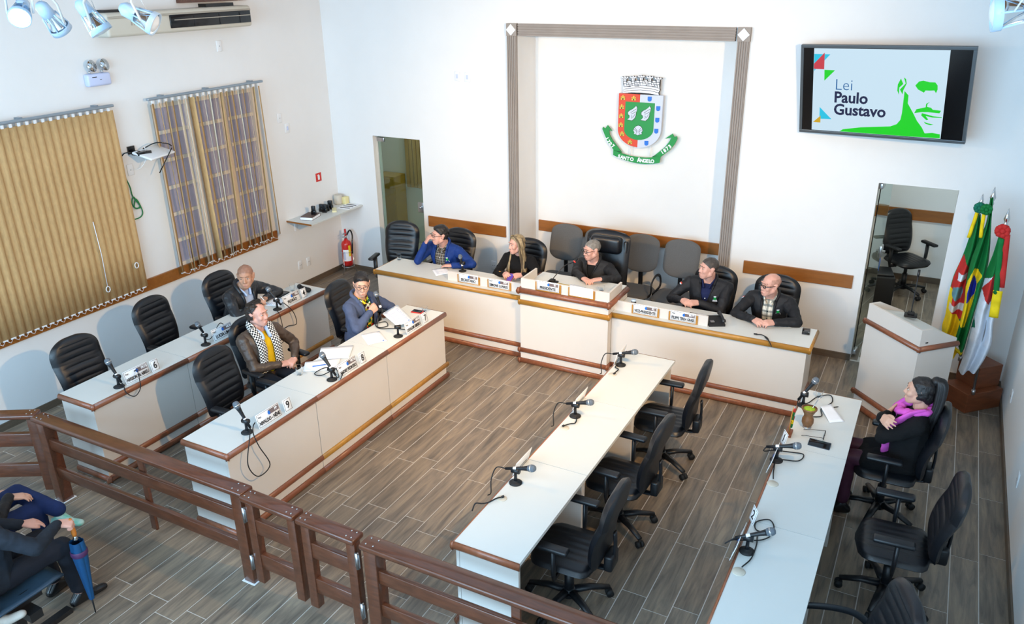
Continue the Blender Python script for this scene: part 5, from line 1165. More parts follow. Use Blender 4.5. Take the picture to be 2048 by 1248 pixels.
# 7 vice president
pv, top, SF, TX, HX, J = person('dark-haired man in a black jacket with clasped hands looking to the left', (5.56, -.70), FY_, .18, head=(-.85, .03, -.06), skin='skin_pink', bw=1.2, bd=1.25, face=1.03, jaw=1.1, jacket='black_jacket', V=(.20, .004, .095), shirt='navy_shirt', hair=('buzz', 'hair_dark_grey'), brow='hair_dark_grey',
       R=dict(w=(5.36, -1.03, .80), d=(.75, -.7, .12), n=(-.5, -.2, .8), p=(-.8, .3, -.5), curl=1.0, thumb=.8), L=dict(w=(5.53, -1.03, .80), d=(-.75, -.7, .12), n=(.5, -.2, .8), p=(.9, .3, -.4), curl=1.0, thumb=.8))
badge(top, SF, TX, -.11, .33); flag_patch(top, J, 'R'); buttons(top, SF, TX, [(-.004, .33)], 'white_paint', r=.007)
# 8 bald man with glasses
pg, top, SF, TX, HX, J = person('bald man with glasses and a pale plaid shirt, hands folded on the desk', (6.22, -.75), FY_, .33, head=(-.72, -.02, -.04), skin='skin_pink', bw=1.1, bd=1.1, jacket='black_jacket', V=(-.02, .040, .075), shirt='plaid_light', hair=('horseshoe', 'stubble_light'), brow='stubble', glasses='bold',
       R=dict(w=(6.14, -1.22, .80), d=(.75, -.7, .10), n=(-.4, -.2, .85), p=(-.9, -.1, -.35), curl=.85, thumb=.7), L=dict(w=(6.33, -1.21, .80), d=(-.75, -.7, .10), n=(.4, -.2, .85), p=(.9, -.1, -.3), curl=.85, thumb=.7))
badge(top, SF, TX, -.105, .36); flag_patch(top, J, 'R'); buttons(top, SF, TX, [(0, .36), (0, .27), (0, .18), (0, .09)], 'black', r=.006)
# 9 woman in pink scarf, arms crossed, right row
pk, top, SF, TX, HX, J = person('woman with black ponytail, pink scarf and crossed arms in a swivel chair', (7.65, -2.77), FW+.05, -.06, .93, head=(-.10, .04, 0), skin='skin', bw=1.05, bd=1.15, face=.95, jaw=.98, jacket='black_knit', hair=('ponytail', 'hair_black'), trousers='tights',
       R=dict(w=(7.445, -2.90, .91), d=(.42, -.85, .08), n=(-.8, -.3, .5), p=(-.3, .8, -.7), curl=.35, thumb=.2), L=dict(w=(7.475, -2.72, .86), d=(.35, .9, .1), n=(-.9, .3, .2), p=(-.3, -.9, -.6), curl=.3, thumb=.2), knees=[(.10, .42, .545), (-.10, .42, .545)])
bm_obj(wrinkle(voxel(hulls([[((0, 0, .555), (.19, .155, .115)), ((.10, .27, .55), (.10, .10, .095))], [((0, 0, .555), (.19, .155, .115)), ((-.10, .27, .55), (.10, .10, .095))], [((.10, .27, .545), (.09, .09, .085)), ((-.10, .27, .545), (.09, .09, .085))]]), .011, 2), .005, 9, 4), 'skirt', 'black_knit', pk)
sm = MB(TX)
ring = [(.0, -.085, .52), (.085, -.055, .515), (.105, .03, .49), (.06, .115, .455), (-.01, .14, .44), (-.07, .115, .465), (-.105, .03, .495), (-.085, -.055, .515), (0, -.085, .52)]
sm.tube(curve_pts(ring, 5), [.034+.006*math.sin(k*1.7) for k in range(41)], 10, flat=.75)
def on_chest(x, z, o=.022): return (x, hit(SF['jacket'], x, z)[0].y+o, z)
for s in (1, -1): sm.tube(curve_pts([(s*.085, -.04, .515), (s*.115, .05, .485)]+[on_chest(s*x, z) for x, z in ((.115, .41), (.10, .34), (.085, .27), (.075, .20), (.07, .13), (.07, .06))], 6), [.040, .052, .055, .052, .054, .05, .048, .042], 10, flat=.36, up=(0, 1, 0))
sm.tube(curve_pts([on_chest(.07, .06), (.09, .24, .03), (.11, .28, -.02)], 5), [.042, .03, .012], 10, flat=.4, up=(0, 1, 0))
sb = bmesh.new(); mm_ = sm.mesh('s', 'pink_scarf'); sb.from_mesh(mm_); wrinkle(sb, .006, 26, 3); bm_obj(sb, 'scarf', 'pink_scarf', pk)
# 10 man with the umbrella in the gallery (only legs, arm and hand reach the picture)
pu, top, SF, TX, HX, J = person('man in dark coat in the gallery holding a blue umbrella, cut by the picture edge', (2.66, -6.80), 0, .02, skin='skin_pink', bw=1.1, bd=1.15, jacket='coat_grey', hair=('short', 'hair_grey'), trousers='trousers', shirt=None, group='people in the public gallery',
       R=dict(w=(2.895, -6.42, .775), d=(.45, .75, -.30), n=(.35, .25, .9), p=(.9, -.5, -.4), curl=1.45, thumb=1.0), L=dict(w=(2.52, -6.45, .66), d=(.3, .8, -.2), n=(0, .1, 1), p=(-.9, -.4, -.2), curl=.4), knees=[(.12, .46, .54), (-.13, .44, .53)], feet=[(.10, .50, .055), (-.16, .48, .055)])
# 11 neighbour with sneaker, leg crossed
person('person in dark clothes in the gallery with a white and green sneaker crossed over', (2.12, -6.62), 0, .02, skin='skin', jacket='black_jacket', hair=('short', 'hair_black'), trousers='navy_jeans', shoe='sneaker', group='people in the public gallery', knees=[(.14, .44, .55), (-.06, .44, .64)], feet=[(.10, .46, .06), (.28, .52, .46), (0, 1, 0), (1, .30, .12)],
       R=dict(w=(2.22, -6.33, .70), d=(.5, .8, -.2), n=(0, .1, 1), p=(.7, -.5, -.4), curl=.4))
person('person behind the gallery seat of whom only a pale shoe reaches the picture', (2.80, -7.62), 0, 0, jacket='black_jacket', hair=('short', 'hair_brown'), trousers='navy_jeans', shoe='pale_shoe', group='people in the public gallery', knees=[(.14, .44, .55), (-.10, .46, .62)], feet=[(.10, .46, .06), (.10, .72, .40), (0, 1, 0), (.5, .8, .25)])
# ============================================================ things on the desks
def mic_stand(label, x, y, z, rz=0, clip=True):
    s = thing('microphone_stand', label, 'microphone stand', (x, y, z), rz, 'desk microphone stands')
    MB().lathe([(.001, 0), (.045, 0), (.046, .006), (.03, .014), (.014, .022), (.010, .03), (.001, .03)], 20).build('base', 'rubber', s)
    MB().lathe([(.015, .015), (.011, .045), (.010, .085), (.015, .09), (.001, .092)], 14).build('stem', 'plastic', s)
    if clip: MB().tube([(-.028, 0, .098), (.03, 0, .104)], [.019, .022], 10).build('clip', 'plastic', s)
    return s
def microphone(label, clip, axis, cable=None, back=.10, k=1.0, group='desk microphones'):
    """Handheld microphone: clip = point held, axis = direction of its head."""
    m = thing('microphone', label, 'microphone', clip, 0, group); F = frame((0, 0, 0), axis) @ rotm(-PI/2, 0, 0)
    MB().lathe([(.001, -back*k), (.010*k, -back*k), (.0115*k, -.02), (.0145*k, .045*k), (.0185*k, .075*k), (.020*k, .083*k), (.001, .084*k)], 16, xf=F).build('handle', 'plastic', m)
    MB().lathe([(.019*k, .082*k), (.0245*k, .092*k), (.0265*k, .106*k), (.0245*k, .124*k), (.017*k, .136*k), (.001, .140*k)], 18, xf=F).build('grille', 'grille', m)
    MB().lathe([(.0255*k, .100*k), (.0275*k, .103*k), (.0275*k, .108*k), (.0255*k, .111*k)], 18, xf=F).build('grille_ring', 'metal', m)
    MB().lathe([(.0118, -.035), (.0125, -.033), (.0125, -.012), (.0118, -.010)], 14, xf=F).build('tape_mark', 'white_plastic', m)
    if cable:
        c = [Vector((0, 0, 0))-Vector(axis).normalized()*back*k]+[Vector(p)-Vector(clip) for p in cable]; MB().tube(curve_pts(c, 7), .0042, 6).build('cable', 'rubber', m)
    return m
ZT = HT
def desk_mic(label, slabel, x, y, axis, cable, rz=0, back=.10, k=1.0):
    mic_stand(slabel, x, y, ZT, rz); a = Vector(axis).normalized()
    return microphone(label, Vector((x, y, ZT+.118))+a*.02, a, cable, back, k)
desk_mic('microphone standing at the NERISON DE ABREU plate', 'black stand of the microphone at the NERISON DE ABREU plate', 1.61, -4.96, (-.42, -.10, .9), [(1.66, -4.95, .78), (1.72, -4.98, .74), (1.735, -4.92, .68), (1.73, -4.85, .72), (1.715, -4.83, .80), (1.66, -4.80, .86), (1.58, -4.81, .80)])
desk_mic('short microphone on the desk behind the woman councillor plate', 'black stand of the short microphone on the middle window desk', 1.62, -4.01, (-.1, -.35, .9), [(1.58, -3.96, .79), (1.60, -3.92, .79), (1.60, -3.84, .86), (1.58, -3.76, .88), (1.60, -3.70, .80)], 0, .05, .9)
desk_mic('microphone pointing at the man in the leather jacket', 'black stand of the microphone at the PEDRÃO plate', 1.62, -3.04, (-.62, -.05, .70), [(1.70, -3.02, .84), (1.75, -2.95, .72), (1.755, -2.93, .58), (1.75, -3.05, .60), (1.75, -3.16, .57), (1.75, -3.24, .50), (1.752, -3.15, .46), (1.75, -3.13, .62), (1.73, -3.13, .76), (1.64, -3.08, .775)])
desk_mic('microphone standing at the NIVALDO - NÊNE plate', 'black stand of the microphone at the NIVALDO - NÊNE plate', 3.15, -5.02, (-.38, -.12, .9), [(3.20, -5.03, .80), (3.29, -5.13, .80), (3.31, -5.20, .62), (3.31, -5.12, .47), (3.31, -4.99, .50), (3.30, -5.06, .70), (3.26, -5.06, .80), (3.18, -4.98, .80), (3.15, -4.93, .80)])
desk_mic('microphone pointing at the man in the checked scarf', 'black stand of the microphone at the ANDRE PEDROSO plate', 3.17, -4.04, (-.55, .0, .72), [(3.24, -4.05, .80), (3.20, -3.98, .78), (3.08, -3.88, .775), (2.98, -3.90, .772), (2.97, -4.03, .772), (3.05, -4.03, .772), (3.12, -3.90, .80), (3.18, -3.88, .80), (3.25, -4.02, .775)])
mic_stand('empty black microphone stand at the OSVALDIR RIBEIRO plate', 3.16, -3.04, ZT, .4)
microphone('microphone held in the hand of the person in the blazer', (2.80, -2.83, .955), (-.28, -.02, .9), [(2.82, -2.84, .86), (2.80, -2.88, .785), (2.86, -2.96, .769), (2.93, -2.90, .769), (2.85, -2.82, .769), (2.80, -2.92, .773), (2.90, -2.98, .769), (3.02, -2.92, .769), (3.14, -2.90, .775)])
for i, (y, l) in enumerate(((-2.67, 'nearest the presiding bench'), (-3.67, 'in the middle'), (-4.68, 'nearest the railing'))):
    desk_mic('microphone %s on the empty inner right row' % l, 'black microphone stand %s on the empty inner right row' % l, 5.30, y, (.93, .0, .28), [(5.15, y, .84), (5.13, y-.04, .76), (5.16, y-.10, .70), (5.17, y-.16, .72)], 0)
    g = thing('cable_grommet', 'cream grommet with black lead %s on the empty inner row' % l, 'cable grommet', (5.30, y-.20, ZT), 0, 'desk grommets with leads')
    MB().lathe([(.001, .003), (.032, .003), (.036, 0)], 20).build('cap', 'cream', g)
    pts = [(.0, 0, .012), (-.02, -.04, .02), (-.05, -.09, .012), (-.08, -.12, .012), (-.115, -.15, .02), (-.13, -.17, -.03)] if i == 2 else [(.01, .0, .01), (.02, .09, .012), (-.02, .12, .012), (-.02, .18, .012)] if i == 0 else [(-.02, 0, .012), (.02, .06, .012), (.05, .09, .012), (.03, .17, .012)]
    MB().tube(curve_pts(pts), .005, 6).cyl(pts[0], Vector(pts[0])+Vector((.012, .012, .004)), .008, seg=8).build('lead', 'rubber', g)
ZT = HT
desk_mic('microphone beside the gourd in front of the woman in pink scarf', 'black microphone stand beside the gourd', 6.86, -2.70, (.42, .16, .72), [(6.83, -2.76, .80), (6.89, -2.66, .77), (6.94, -2.52, .768), (7.03, -2.44, .768), (7.06, -2.56, .768), (7.0, -2.70, .768), (7.02, -2.82, .768), (6.95, -2.87, .768)])
desk_mic('microphone in the middle of the right row', 'black microphone stand in the middle of the right row', 6.83, -3.60, (.92, .05, .26), [(6.74, -3.61, .82), (6.80, -3.52, .79), (6.90, -3.46, .77), (6.99, -3.45, .77), (6.97, -3.55, .768), (6.84, -3.60, .768), (6.84, -3.74, .768), (6.86, -3.86, .775)])
desk_mic('microphone nearest the picture edge on the right row', 'black microphone stand nearest the picture edge on the right row', 6.87, -4.68, (.86, .30, .30), [(6.75, -4.74, .82), (6.78, -4.66, .80), (6.84, -4.60, .775), (6.93, -4.54, .768), (6.97, -4.46, .768), (6.88, -4.46, .768), (6.86, -4.38, .768), (6.93, -4.32, .768), (6.97, -4.40, .768), (6.90, -4.49, .768), (6.91, -4.60, .768), (6.91, -4.74, .768), (6.88, -4.85, .775)])
for x, y, l in ((6.865, -3.90, 'cream grommet in the middle desk of the right row'), (6.87, -4.88, 'cream grommet in the nearest desk of the right row')):
    MB().lathe([(.001, .003), (.036, .003), (.040, 0)], 20).single('cable_grommet', 'cream', l, 'cable grommet').location = (x, y, ZT)

# name plates: white board, dark party tab with emblem, name and number card
def plate_panel(p, w, h, name, party, title, nsz=.045, nb=.0012):
    MB().rbox((-w/2, -.004, 0), (w/2, .0, h), .0015, n=1).build('board', 'white_plastic', p)
    e = MB(); z = .0025
    for a, b in (((-w/2+.006, .006), (w/2-.006, .0085)), ((-w/2+.006, h-.0085), (w/2-.006, h-.006)), ((-w/2+.006, .006), (-w/2+.0085, h-.006)), ((w/2-.0085, .006), (w/2-.006, h-.006))): e.box((a[0], -.0046, a[1]), (b[0], -.004, b[1]))
    e.build('border_line', 'ink', p)
    MB().box((w*.02, -.0055, h*.56), (w/2-.012, -.004, h-.014)).build('party_tab', 'header', p)
    MB().prism([(w*.03+.012*math.cos(a), h*.70+.016*math.sin(a)) for a in [k*PI/6 for k in range(12)]], .0055, .007, xf=WALLXF).build('tab_emblem', 'arms_blue', p)
    T_ = lambda x, z: Matrix.Translation((x, -.0062, z)) @ WALLXF
    text(name, nsz, 'ink', p, T_(0, h*.29), .80, nb, maxw=w*.88)
    if party: text(party, .030, 'white_plastic', p, T_(w*.33, h*.735), .9, .001)
    if title: text(title, .026, 'ink', p, T_(-w*.36, h*.74), .9)
def name_plate(label, name, party, title, loc, rz, w=.235, h=.115, tilt=-.28, nsz=.045, group='councillor name plates'):
    p = thing('name_plate', label, 'name plate', loc, 0, group, None); p.rotation_mode = 'XYZ'; p.matrix_world = Matrix.Translation(loc) @ rotm(0, 0, rz) @ rotm(tilt, 0, 0)
    plate_panel(p, w, h, name, party, title, nsz); b = MB().box((-w/2+.02, .0, .0), (w/2-.02, .003, .03)).build('foot', 'clear', p); return p
def number_card(n, loc, rz, label):
    p = thing('number_card', label, 'number card', loc, 0, 'seat number cards'); p.matrix_world = Matrix.Translation(loc) @ rotm(0, 0, rz) @ rotm(-.22, 0, 0)
    MB().rbox((-.042, -.004, 0), (.042, 0, .105), .0015, n=1).build('board', 'white_plastic', p)
    e = MB()
    for a, b in (((-.037, .006), (.037, .0085)), ((-.037, .097), (.037, .0995)), ((-.037, .006), (-.0345, .099)), ((.0345, .006), (.037, .099))): e.box((a[0], -.0046, a[1]), (b[0], -.004, b[1]))
    e.build('border_line', 'ink', p); text(str(n), .085, 'ink', p, Matrix.Translation((0, -.006, .052)) @ WALLXF, .9, .001)
NUMW = {4: 'four', 6: 'six', 7: 'seven', 8: 'eight', 9: 'nine'}
RX = PI/2      # plates on the left rows face +X
for nm, pa, ti, n, y, x in (('NERISON DE ABREU', 'PRTB', 'Ver.', 6, -4.785, 1.645), ('LUCIA LIMA', 'MDB', 'Verª.', None, -3.80, 1.645), ('PEDRÃO', 'PSD', 'Ver.', 4, -2.835, 1.65)):
    name_plate('white name plate reading %s on the window row' % nm, nm, pa, ti, (x, y, HT), RX, w=.25, nsz=.040 if len(nm) > 12 else .045)
    if n: number_card(n, (x+.0, y+.185, HT), RX, 'white card with a printed %s beside the %s plate' % (NUMW[n], nm))
for nm, pa, ti, n, y, x in (('NIVALDO - NÊNE', 'PP', 'Ver.', 9, -4.82, 3.205), ('ANDRE PEDROSO', 'PRTB', 'Ver.', 8, -3.86, 3.215), ('OSVALDIR RIBEIRO', 'MDB', 'Ver.', 7, -2.845, 3.215)):
    name_plate('white name plate reading %s on the second row' % nm, nm, pa, ti, (x, y, HT), RX, w=.25, nsz=.040)
    number_card(n, (x-.0, y+.205, HT), RX, 'white card with a printed %s beside the %s plate' % (NUMW[n], nm))
for y, l in ((-2.58, 'nearest the bench'), (-3.48, 'in the middle'), (-4.50, 'nearest the railing')): name_plate('white plate %s on the empty inner row, seen edge-on' % l, 'VEREADOR', '', 'Ver.', (5.245, y, HT), -RX, w=.24)
for y, l in ((-3.62, 'in the middle of the right row, seen from behind'), (-4.64, 'nearest the picture edge on the right row, seen from behind')): name_plate('white plate %s' % l, 'VEREADOR', '', 'Ver.', (6.80, y-.04, HT), -RX, w=.26)
number_card(1, (6.825, -3.36, HT), -RX+.5, 'white number card on the desk seam nearest the seated woman'); number_card(2, (6.83, -4.38, HT), -RX+.5, 'white number card on the seam nearer the picture edge')
def framed_plate(label, name, party, title, x0, x1, y, z0, h=.105, blank=False):
    p = thing('name_plate', label, 'name plate', ((x0+x1)/2, y, z0), 0, 'framed plates on the presiding bench'); w = x1-x0
    MB().box((-w/2-.018, -.010, -.008), (w/2+.018, 0, .012)).box((-w/2-.018, -.010, .012), (-w/2, 0, h*.85)).box((w/2, -.010, .012), (w/2+.018, 0, h*.85)).build('gold_frame', 'wood_gold', p)
    b = thing('plate_insert', None, None); b.parent = p; b.location = (0, -.008, .008); b.rotation_euler = (-.05, 0, 0)
    if blank: MB().box((-w/2, -.006, 0), (w/2, 0, h)).build('blank_sheet', 'paper', p).location = (0, -.008, .006)
    else:
        bpy.data.objects.remove(b); plate_panel(p, w, h, name, party, title, .042); 
        for ch in p.children:
            if ch.name.split('.')[0] != 'gold_frame': ch.location.y -= .012; ch.location.z += .006
        return p
    bpy.data.objects.remove(b); return p
framed_plate('gold-framed plate reading SECRETARIO', 'SECRETARIO', '03', '', 2.90, 3.155, -1.477, HM+.004)
framed_plate('gold-framed plate reading SIMONE LUNKES', 'SIMONE LUNKES', 'PDT', 'Verª.', 3.29, 3.55, -1.477, HM+.004)
framed_plate('gold-framed plate reading PRESIDENTE', 'PRESIDENTE', '01', '', 3.96, 4.22, -1.627, HM+.14)
framed_plate('gold-framed plate with a blank white sheet on the raised centre', '', '', '', 4.34, 4.60, -1.627, HM+.14, blank=True)
framed_plate('gold-framed plate reading VICE-PRESIDENTE', 'VICE-PRESIDENTE', '02', '', 4.985, 5.24, -1.477, HM+.004)
framed_plate('gold-framed plate reading FELIPPE TERRA GRASS', 'FELIPPE TERRA GRASS', 'PDT', 'Ver.', 5.375, 5.635, -1.477, HM+.004)

# papers, phones and the like
def sheet(label, pts, z, lines=0, tilt=0, stamp=False, name='paper_sheet', m='paper', n=1):
    """pts: four corners in order round the sheet."""
    c = sum((Vector((*p, 0)) for p in pts), Vector())/4; t = thing(name, label, 'paper', (c.x, c.y, z), 0, 'papers on the desks'); P4 = [Vector((p[0]-c.x, p[1]-c.y, 0)) for p in pts]
    def at(u, v): a = P4[0].lerp(P4[1], u); b = P4[3].lerp(P4[2], u); q = a.lerp(b, v); q.z = tilt*(1-v)*.1+.0015+.004*math.sin(PI*u)*(.5 if lines else .2); return q
    for i in range(n): MB().grid(lambda u, v: at(u, v)+Vector((.006*i, -.008*i, .0018*i)), 7, 7).build('sheet', m, t, solid=.0008)
    if lines:
        g = MB()
        for k in range(lines):
            v = .14+.74*k/lines; w_ = .86 if k % 4 != 3 else .5
            g.add([at(.12, v)+Vector((0, 0, .0012)), at(.12+.76*w_/.86, v)+Vector((0, 0, .0012)), at(.12+.76*w_/.86, v+.018)+Vector((0, 0, .0012)), at(.12, v+.018)+Vector((0, 0, .0012))], [(0, 1, 2, 3)])
        g.build('printed_lines', mat('print_grey', rgb(150, 165, 205), .8) if 'print' not in M else M['print'], t)
    if stamp: q = at(.82, .90); MB().cyl(q+Vector((0, 0, .001)), q+Vector((0, 0, .0018)), .009, seg=10).build('stamp_mark', 'arms_blue', t)
    return t
M['print'] = mat('print_grey', rgb(150, 165, 205), .8)
sheet('printed sheet tilted in the hand of the person with the microphone', [(2.80, -2.80), (2.80, -2.54), (3.12, -2.72), (3.05, -2.90)], .79, 16, .5, True)
sheet('printed sheet lying alone before the person with the microphone', [(2.81, -3.17), (2.92, -3.02), (3.13, -3.17), (3.02, -3.33)], .761, 12, 0, True)
sheet('stack of loose sheets with a dark clip, left of plate number 8', [(2.66, -3.58), (2.90, -3.40), (3.03, -3.63), (2.79, -3.77)], .762, 0, 0, False, n=3)
sheet('sheets under the pen in front of the man in the checked scarf', [(2.73, -3.88), (2.96, -3.66), (3.08, -3.86), (2.84, -4.03)], .761, 0, 0, False, n=2)
sheet('sheet under the hands of the man in the leather jacket', [(1.36, -3.05), (1.33, -2.82), (1.50, -2.77), (1.59, -2.95)], .761, 8)
sheet('white sheet on the bench in front of the man in the blue jacket', [(2.39, -1.27), (2.53, -1.14), (2.66, -1.28), (2.56, -1.44)], HM+.001, 6)
sheet('bluish sheet beside the desk telephone on the right wing', [(5.55, -1.20), (5.72, -1.20), (5.74, -1.32), (5.58, -1.32)], HM+.001, 5)
sheet('unfolded sheet in front of the woman in the pink scarf', [(6.99, -2.70), (7.06, -2.63), (7.19, -2.82), (7.09, -2.89)], .761, 0, .25)
sheet('yellow folder lying left on the raised centre desk', [(3.96, -1.36), (4.25, -1.36), (4.25, -1.52), (3.96, -1.52)], HM+.139, m=mat('yellow_folder', rgb(222, 184, 70), .7), name='folder')
sheet('yellow folder at the hands of the man at the raised centre', [(4.36, -1.40), (4.60, -1.40), (4.60, -1.56), (4.36, -1.56)], HM+.139, m=mat('yellow_folder', rgb(222, 184, 70), .7), name='folder')
sheet('white sheet between the two yellow folders', [(4.22, -1.34), (4.40, -1.36), (4.42, -1.54), (4.24, -1.52)], HM+.142, 5)
def slab(name, label, cat, loc, rz, sx, sy, sz, m, screen='black', rot=None, extra=None):
    t = thing(name, label, cat, loc, rz, None, rot); MB().rbox((-sx/2, -sy/2, 0), (sx/2, sy/2, sz), min(.004, sz*.4)).build('case', m, t)
    MB().rbox((-sx/2+.004, -sy/2+.006, sz-.0005), (sx/2-.004, sy/2-.006, sz+.0006), .0004, n=1).build('screen', screen, t); return t
slab('tablet', 'dark tablet case lying right of the man in the leather jacket', 'tablet', (1.335, -2.715, .761), .1, .15, .20, .012, 'leather')
slab('phone', 'phone with reddish case lying behind plate number 7', 'phone', (2.985, -2.45, .761), .1, .12, .075, .011, 'red')
slab('phone', 'dark grey phone lying at the right end of the bench', 'phone', (6.635, -1.185, HM+.001), .1, .072, .15, .009, 'metal_dark')
slab('phone', 'phone with purple screen in the hands of the blonde woman', 'phone', (3.425, -1.225, .80), 0, .066, .12, .009, 'red_cloth', mat('purple_screen', rgb(84, 66, 170), .3, emit=(rgb(84, 66, 170), .12)), (.5, 0, 0))
slab('phone', 'dark teal phone on a ring holder beside the folded glasses', 'phone', (7.07, -3.255, .762), -.05, .155, .075, .012, 'plastic_blue', rot=(.35, 0, -.05))
def cup(label, x, y, z, h=.085, r=.033):
    t = MB().lathe([(.001, .002), (r*.72, .0), (r, h), (r+.002, h), (r-.0015, h-.002), (r*.70, .004), (.001, .004)], 20).single('plastic_cup', 'clear', label, 'cup'); t.location = (x, y, z); return t
cup('clear plastic cup behind plate number 4', 1.40, -2.56, HT); cup('clear plastic cup left of the papers of the man in the scarf', 2.85, -4.09, HT); cup('clear plastic cup at the left end of the bench', 1.83, -1.14, HM); cup('clear glass at the right hand of the man at the raised centre', 4.58, -1.36, HM+.138, .05, .036); cup('clear plastic cup behind the phone at plate number 7', 3.04, -2.40, HT, .05); cup('clear plastic cup beside the microphone of the woman in pink scarf', 6.95, -2.50, HT, .06)
hs = thing('handset', 'black microphone lying flat behind the card with number 4', 'microphone', (1.52, -2.50, HT), 0)
MB().ball((.06, -.01, .028), (.035, .032, .027), 14).build('head', 'rubber', hs); MB().tube([(-.10, .03, .028), (.05, .0, .028)], [.018, .022], 10).build('handle', 'plastic', hs); MB().ball((-.10, .03, .028), .028, 12).build('foot', 'rubber', hs)
def pen(label, a, b, m='arms_blue'):
    o = MB().cyl(a, b, .0042, seg=8).cyl(b, Vector(b)+(Vector(b)-Vector(a)).normalized()*.012, .0035, .001, 8).single('pen', m, label, 'pen'); return o
pen('blue pen lying on the sheets of the man in the scarf', (2.86, -3.93, .772), (2.94, -3.85, .772)); pen('dark pen near the sheet of the woman in pink scarf', (7.04, -2.67, .766), (7.11, -2.61, .766), 'ink')
pen('white pen in the hand of the man in the leather jacket', (1.38, -3.02, .86), (1.43, -3.0, .79), 'white_plastic')
pen('dark pen on the right wing behind the FELIPPE plate', (5.50, -1.22, HM+.008), (5.62, -1.24, HM+.008), 'ink')
tel = thing('telephone', 'black desk telephone with handset on the right wing of the bench', 'telephone', (5.80, -1.37, HM), .5)
MB().prism([(-.08, 0), (.08, 0), (.08, .055), (-.08, .02)], -.08, .08, xf=SX @ Matrix.Translation((0, 0, 0))).build('base', 'rubber', tel)
MB().tube(curve_pts([(.06, -.09, .05), (.055, -.06, .078), (.055, .06, .088), (.06, .10, .07)]), [.022]*6+[.014]*13+[.022]*6, 8).build('handset', 'plastic', tel)
MB().box((-.06, -.05, .035), (-.02, -.01, .04)).build('keypad', 'metal', tel)
wc = MB().tube(curve_pts([(6.23, -1.47, HM+.008), (6.28, -1.47, HM+.012), (6.33, -1.52, HM+.012), (6.37, -1.59, HM+.010), (6.40, -1.625, HM-.02)]), [.005]*12+[.009]*6+[.005]*11, 6).cyl((6.20, -1.46, HM+.004), (6.23, -1.47, HM+.010), .008, seg=8).single('plug_lead', 'rubber', 'short black plug lead hanging over the right end of the bench', 'cable')
wm = thing('cable', 'black lead arching behind the VICE-PRESIDENTE plate', 'cable'); MB().tube(curve_pts([(5.22, -1.36, HM+.01), (5.30, -1.36, HM+.05), (5.38, -1.38, HM+.05), (5.44, -1.44, HM+.01)]), .005, 6).build('lead', 'rubber', wm)
ms = mic_stand('black stand of the microphone beside the SECRETARIO plate', 2.75, -1.16, HM)
microphone('microphone standing upright behind the SECRETARIO plate', (2.75, -1.17, HM+.10), (.05, -.35, .9), None, .03, .95)
# gooseneck microphones
def gooseneck(label, base, tip, z, led=True):
    g = thing('gooseneck_microphone', label, 'microphone', (base[0], base[1], z)); t = Vector(tip)-Vector((base[0], base[1], z))
    MB().rbox((-.055, -.05, 0), (.055, .05, .02), .008).rbox((-.03, -.03, .018), (.03, .03, .045), .01).build('base', 'rubber', g)
    p = curve_pts([(0, 0, .04), (t.x*.15, t.y*.15, t.z*.40), (t.x*.5, t.y*.5, t.z*.8), tuple(t*.9)]); MB().tube(p, .005, 8).build('neck', 'plastic', g)
    d = t.normalized(); MB().tube([t*.88, t*.93, t*1.04], [.009, .012, .011], 10).build('head', 'plastic', g)
    if led: MB().tube([t*.905, t*.925], [.0128, .0128], 10).build('led_ring', mat('red_led', rgb(255, 40, 30), .4, emit=(rgb(255, 40, 30), 3)), g)
    return g
gooseneck('gooseneck microphone with red light at the raised centre', (4.02, -1.38), (4.19, -1.13, 1.10), HM+.137)
gooseneck('gooseneck microphone on the lectern', (7.50, -.98), (7.50, -.92, 1.42), 1.00, False)
bo = thing('bottle', 'small dark bottle beside the raised centre on the right wing', 'bottle', (4.93, -1.33, HM)); MB().lathe([(.001, 0), (.028, 0), (.028, .06), (.022, .07)], 16).build('body', 'rubber', bo); MB().lathe([(.024, .068), (.026, .07), (.026, .085), (.001, .087)], 16).build('cap', 'lamp_blue', bo)
# gourd with straw, folded glasses, little flags
go = thing('gourd', 'brown mate gourd on a metal foot with green herb', 'gourd', (6.945, -3.03, HT))
M['gourd'] = mat('gourd_shell', rgb(122, 84, 52), .45, var=.25, scale=40); M['herb'] = mat('green_herb', rgb(150, 182, 40), .95, var=.35, scale=120, bump=1, bscale=200)
MB().lathe([(.001, .008), (.030, .012), (.044, .045), (.043, .075), (.033, .098), (.034, .115), (.052, .150), (.056, .162), (.051, .162), (.001, .15)], 24).build('shell', 'gourd', go)
MB().lathe([(.001, .148), (.050, .158), (.03, .166), (.001, .168)], 18).build('herb', 'herb', go); MB().lathe([(.032, 0), (.034, .004), (.026, .014)], 20).build('foot_ring', 'metal', go); MB().lathe([(.053, .155), (.058, .158), (.058, .167), (.052, .168)], 24, cap=False).build('rim', 'gourd', go)
MB().tube(curve_pts([(.015, .01, .15), (.035, .04, .20), (.055, .07, .235), (.075, .095, .24)]), .004, 8).build('straw', 'chrome', go)
sg_ = thing('eyeglasses', 'folded-open reading glasses lying beside the phone', 'eyeglasses', (7.03, -3.13, HT))
m_ = MB()
for s in (-1, 1): m_.tube([(.055+.0, s*.032+.026*math.cos(a), .022+.018*math.sin(a)) for a in [k*PI/8 for k in range(17)]], .0022, 6); m_.tube([(.055, s*.058, .028), (-.07, s*.05, .012), (-.10, s*.048, .004)], .0022, 6)
m_.tube([(.055, -.006, .025), (.055, .006, .025)], .002, 6).build('frame', 'metal_dark', sg_)
fh = thing('table_flags', 'little table flags on a wooden block at the desk edge', 'flag', (6.845, -3.20, HT))
MB().rbox((-.02, -.05, 0), (.02, .05, .025), .004).build('block', 'wood_block', fh)
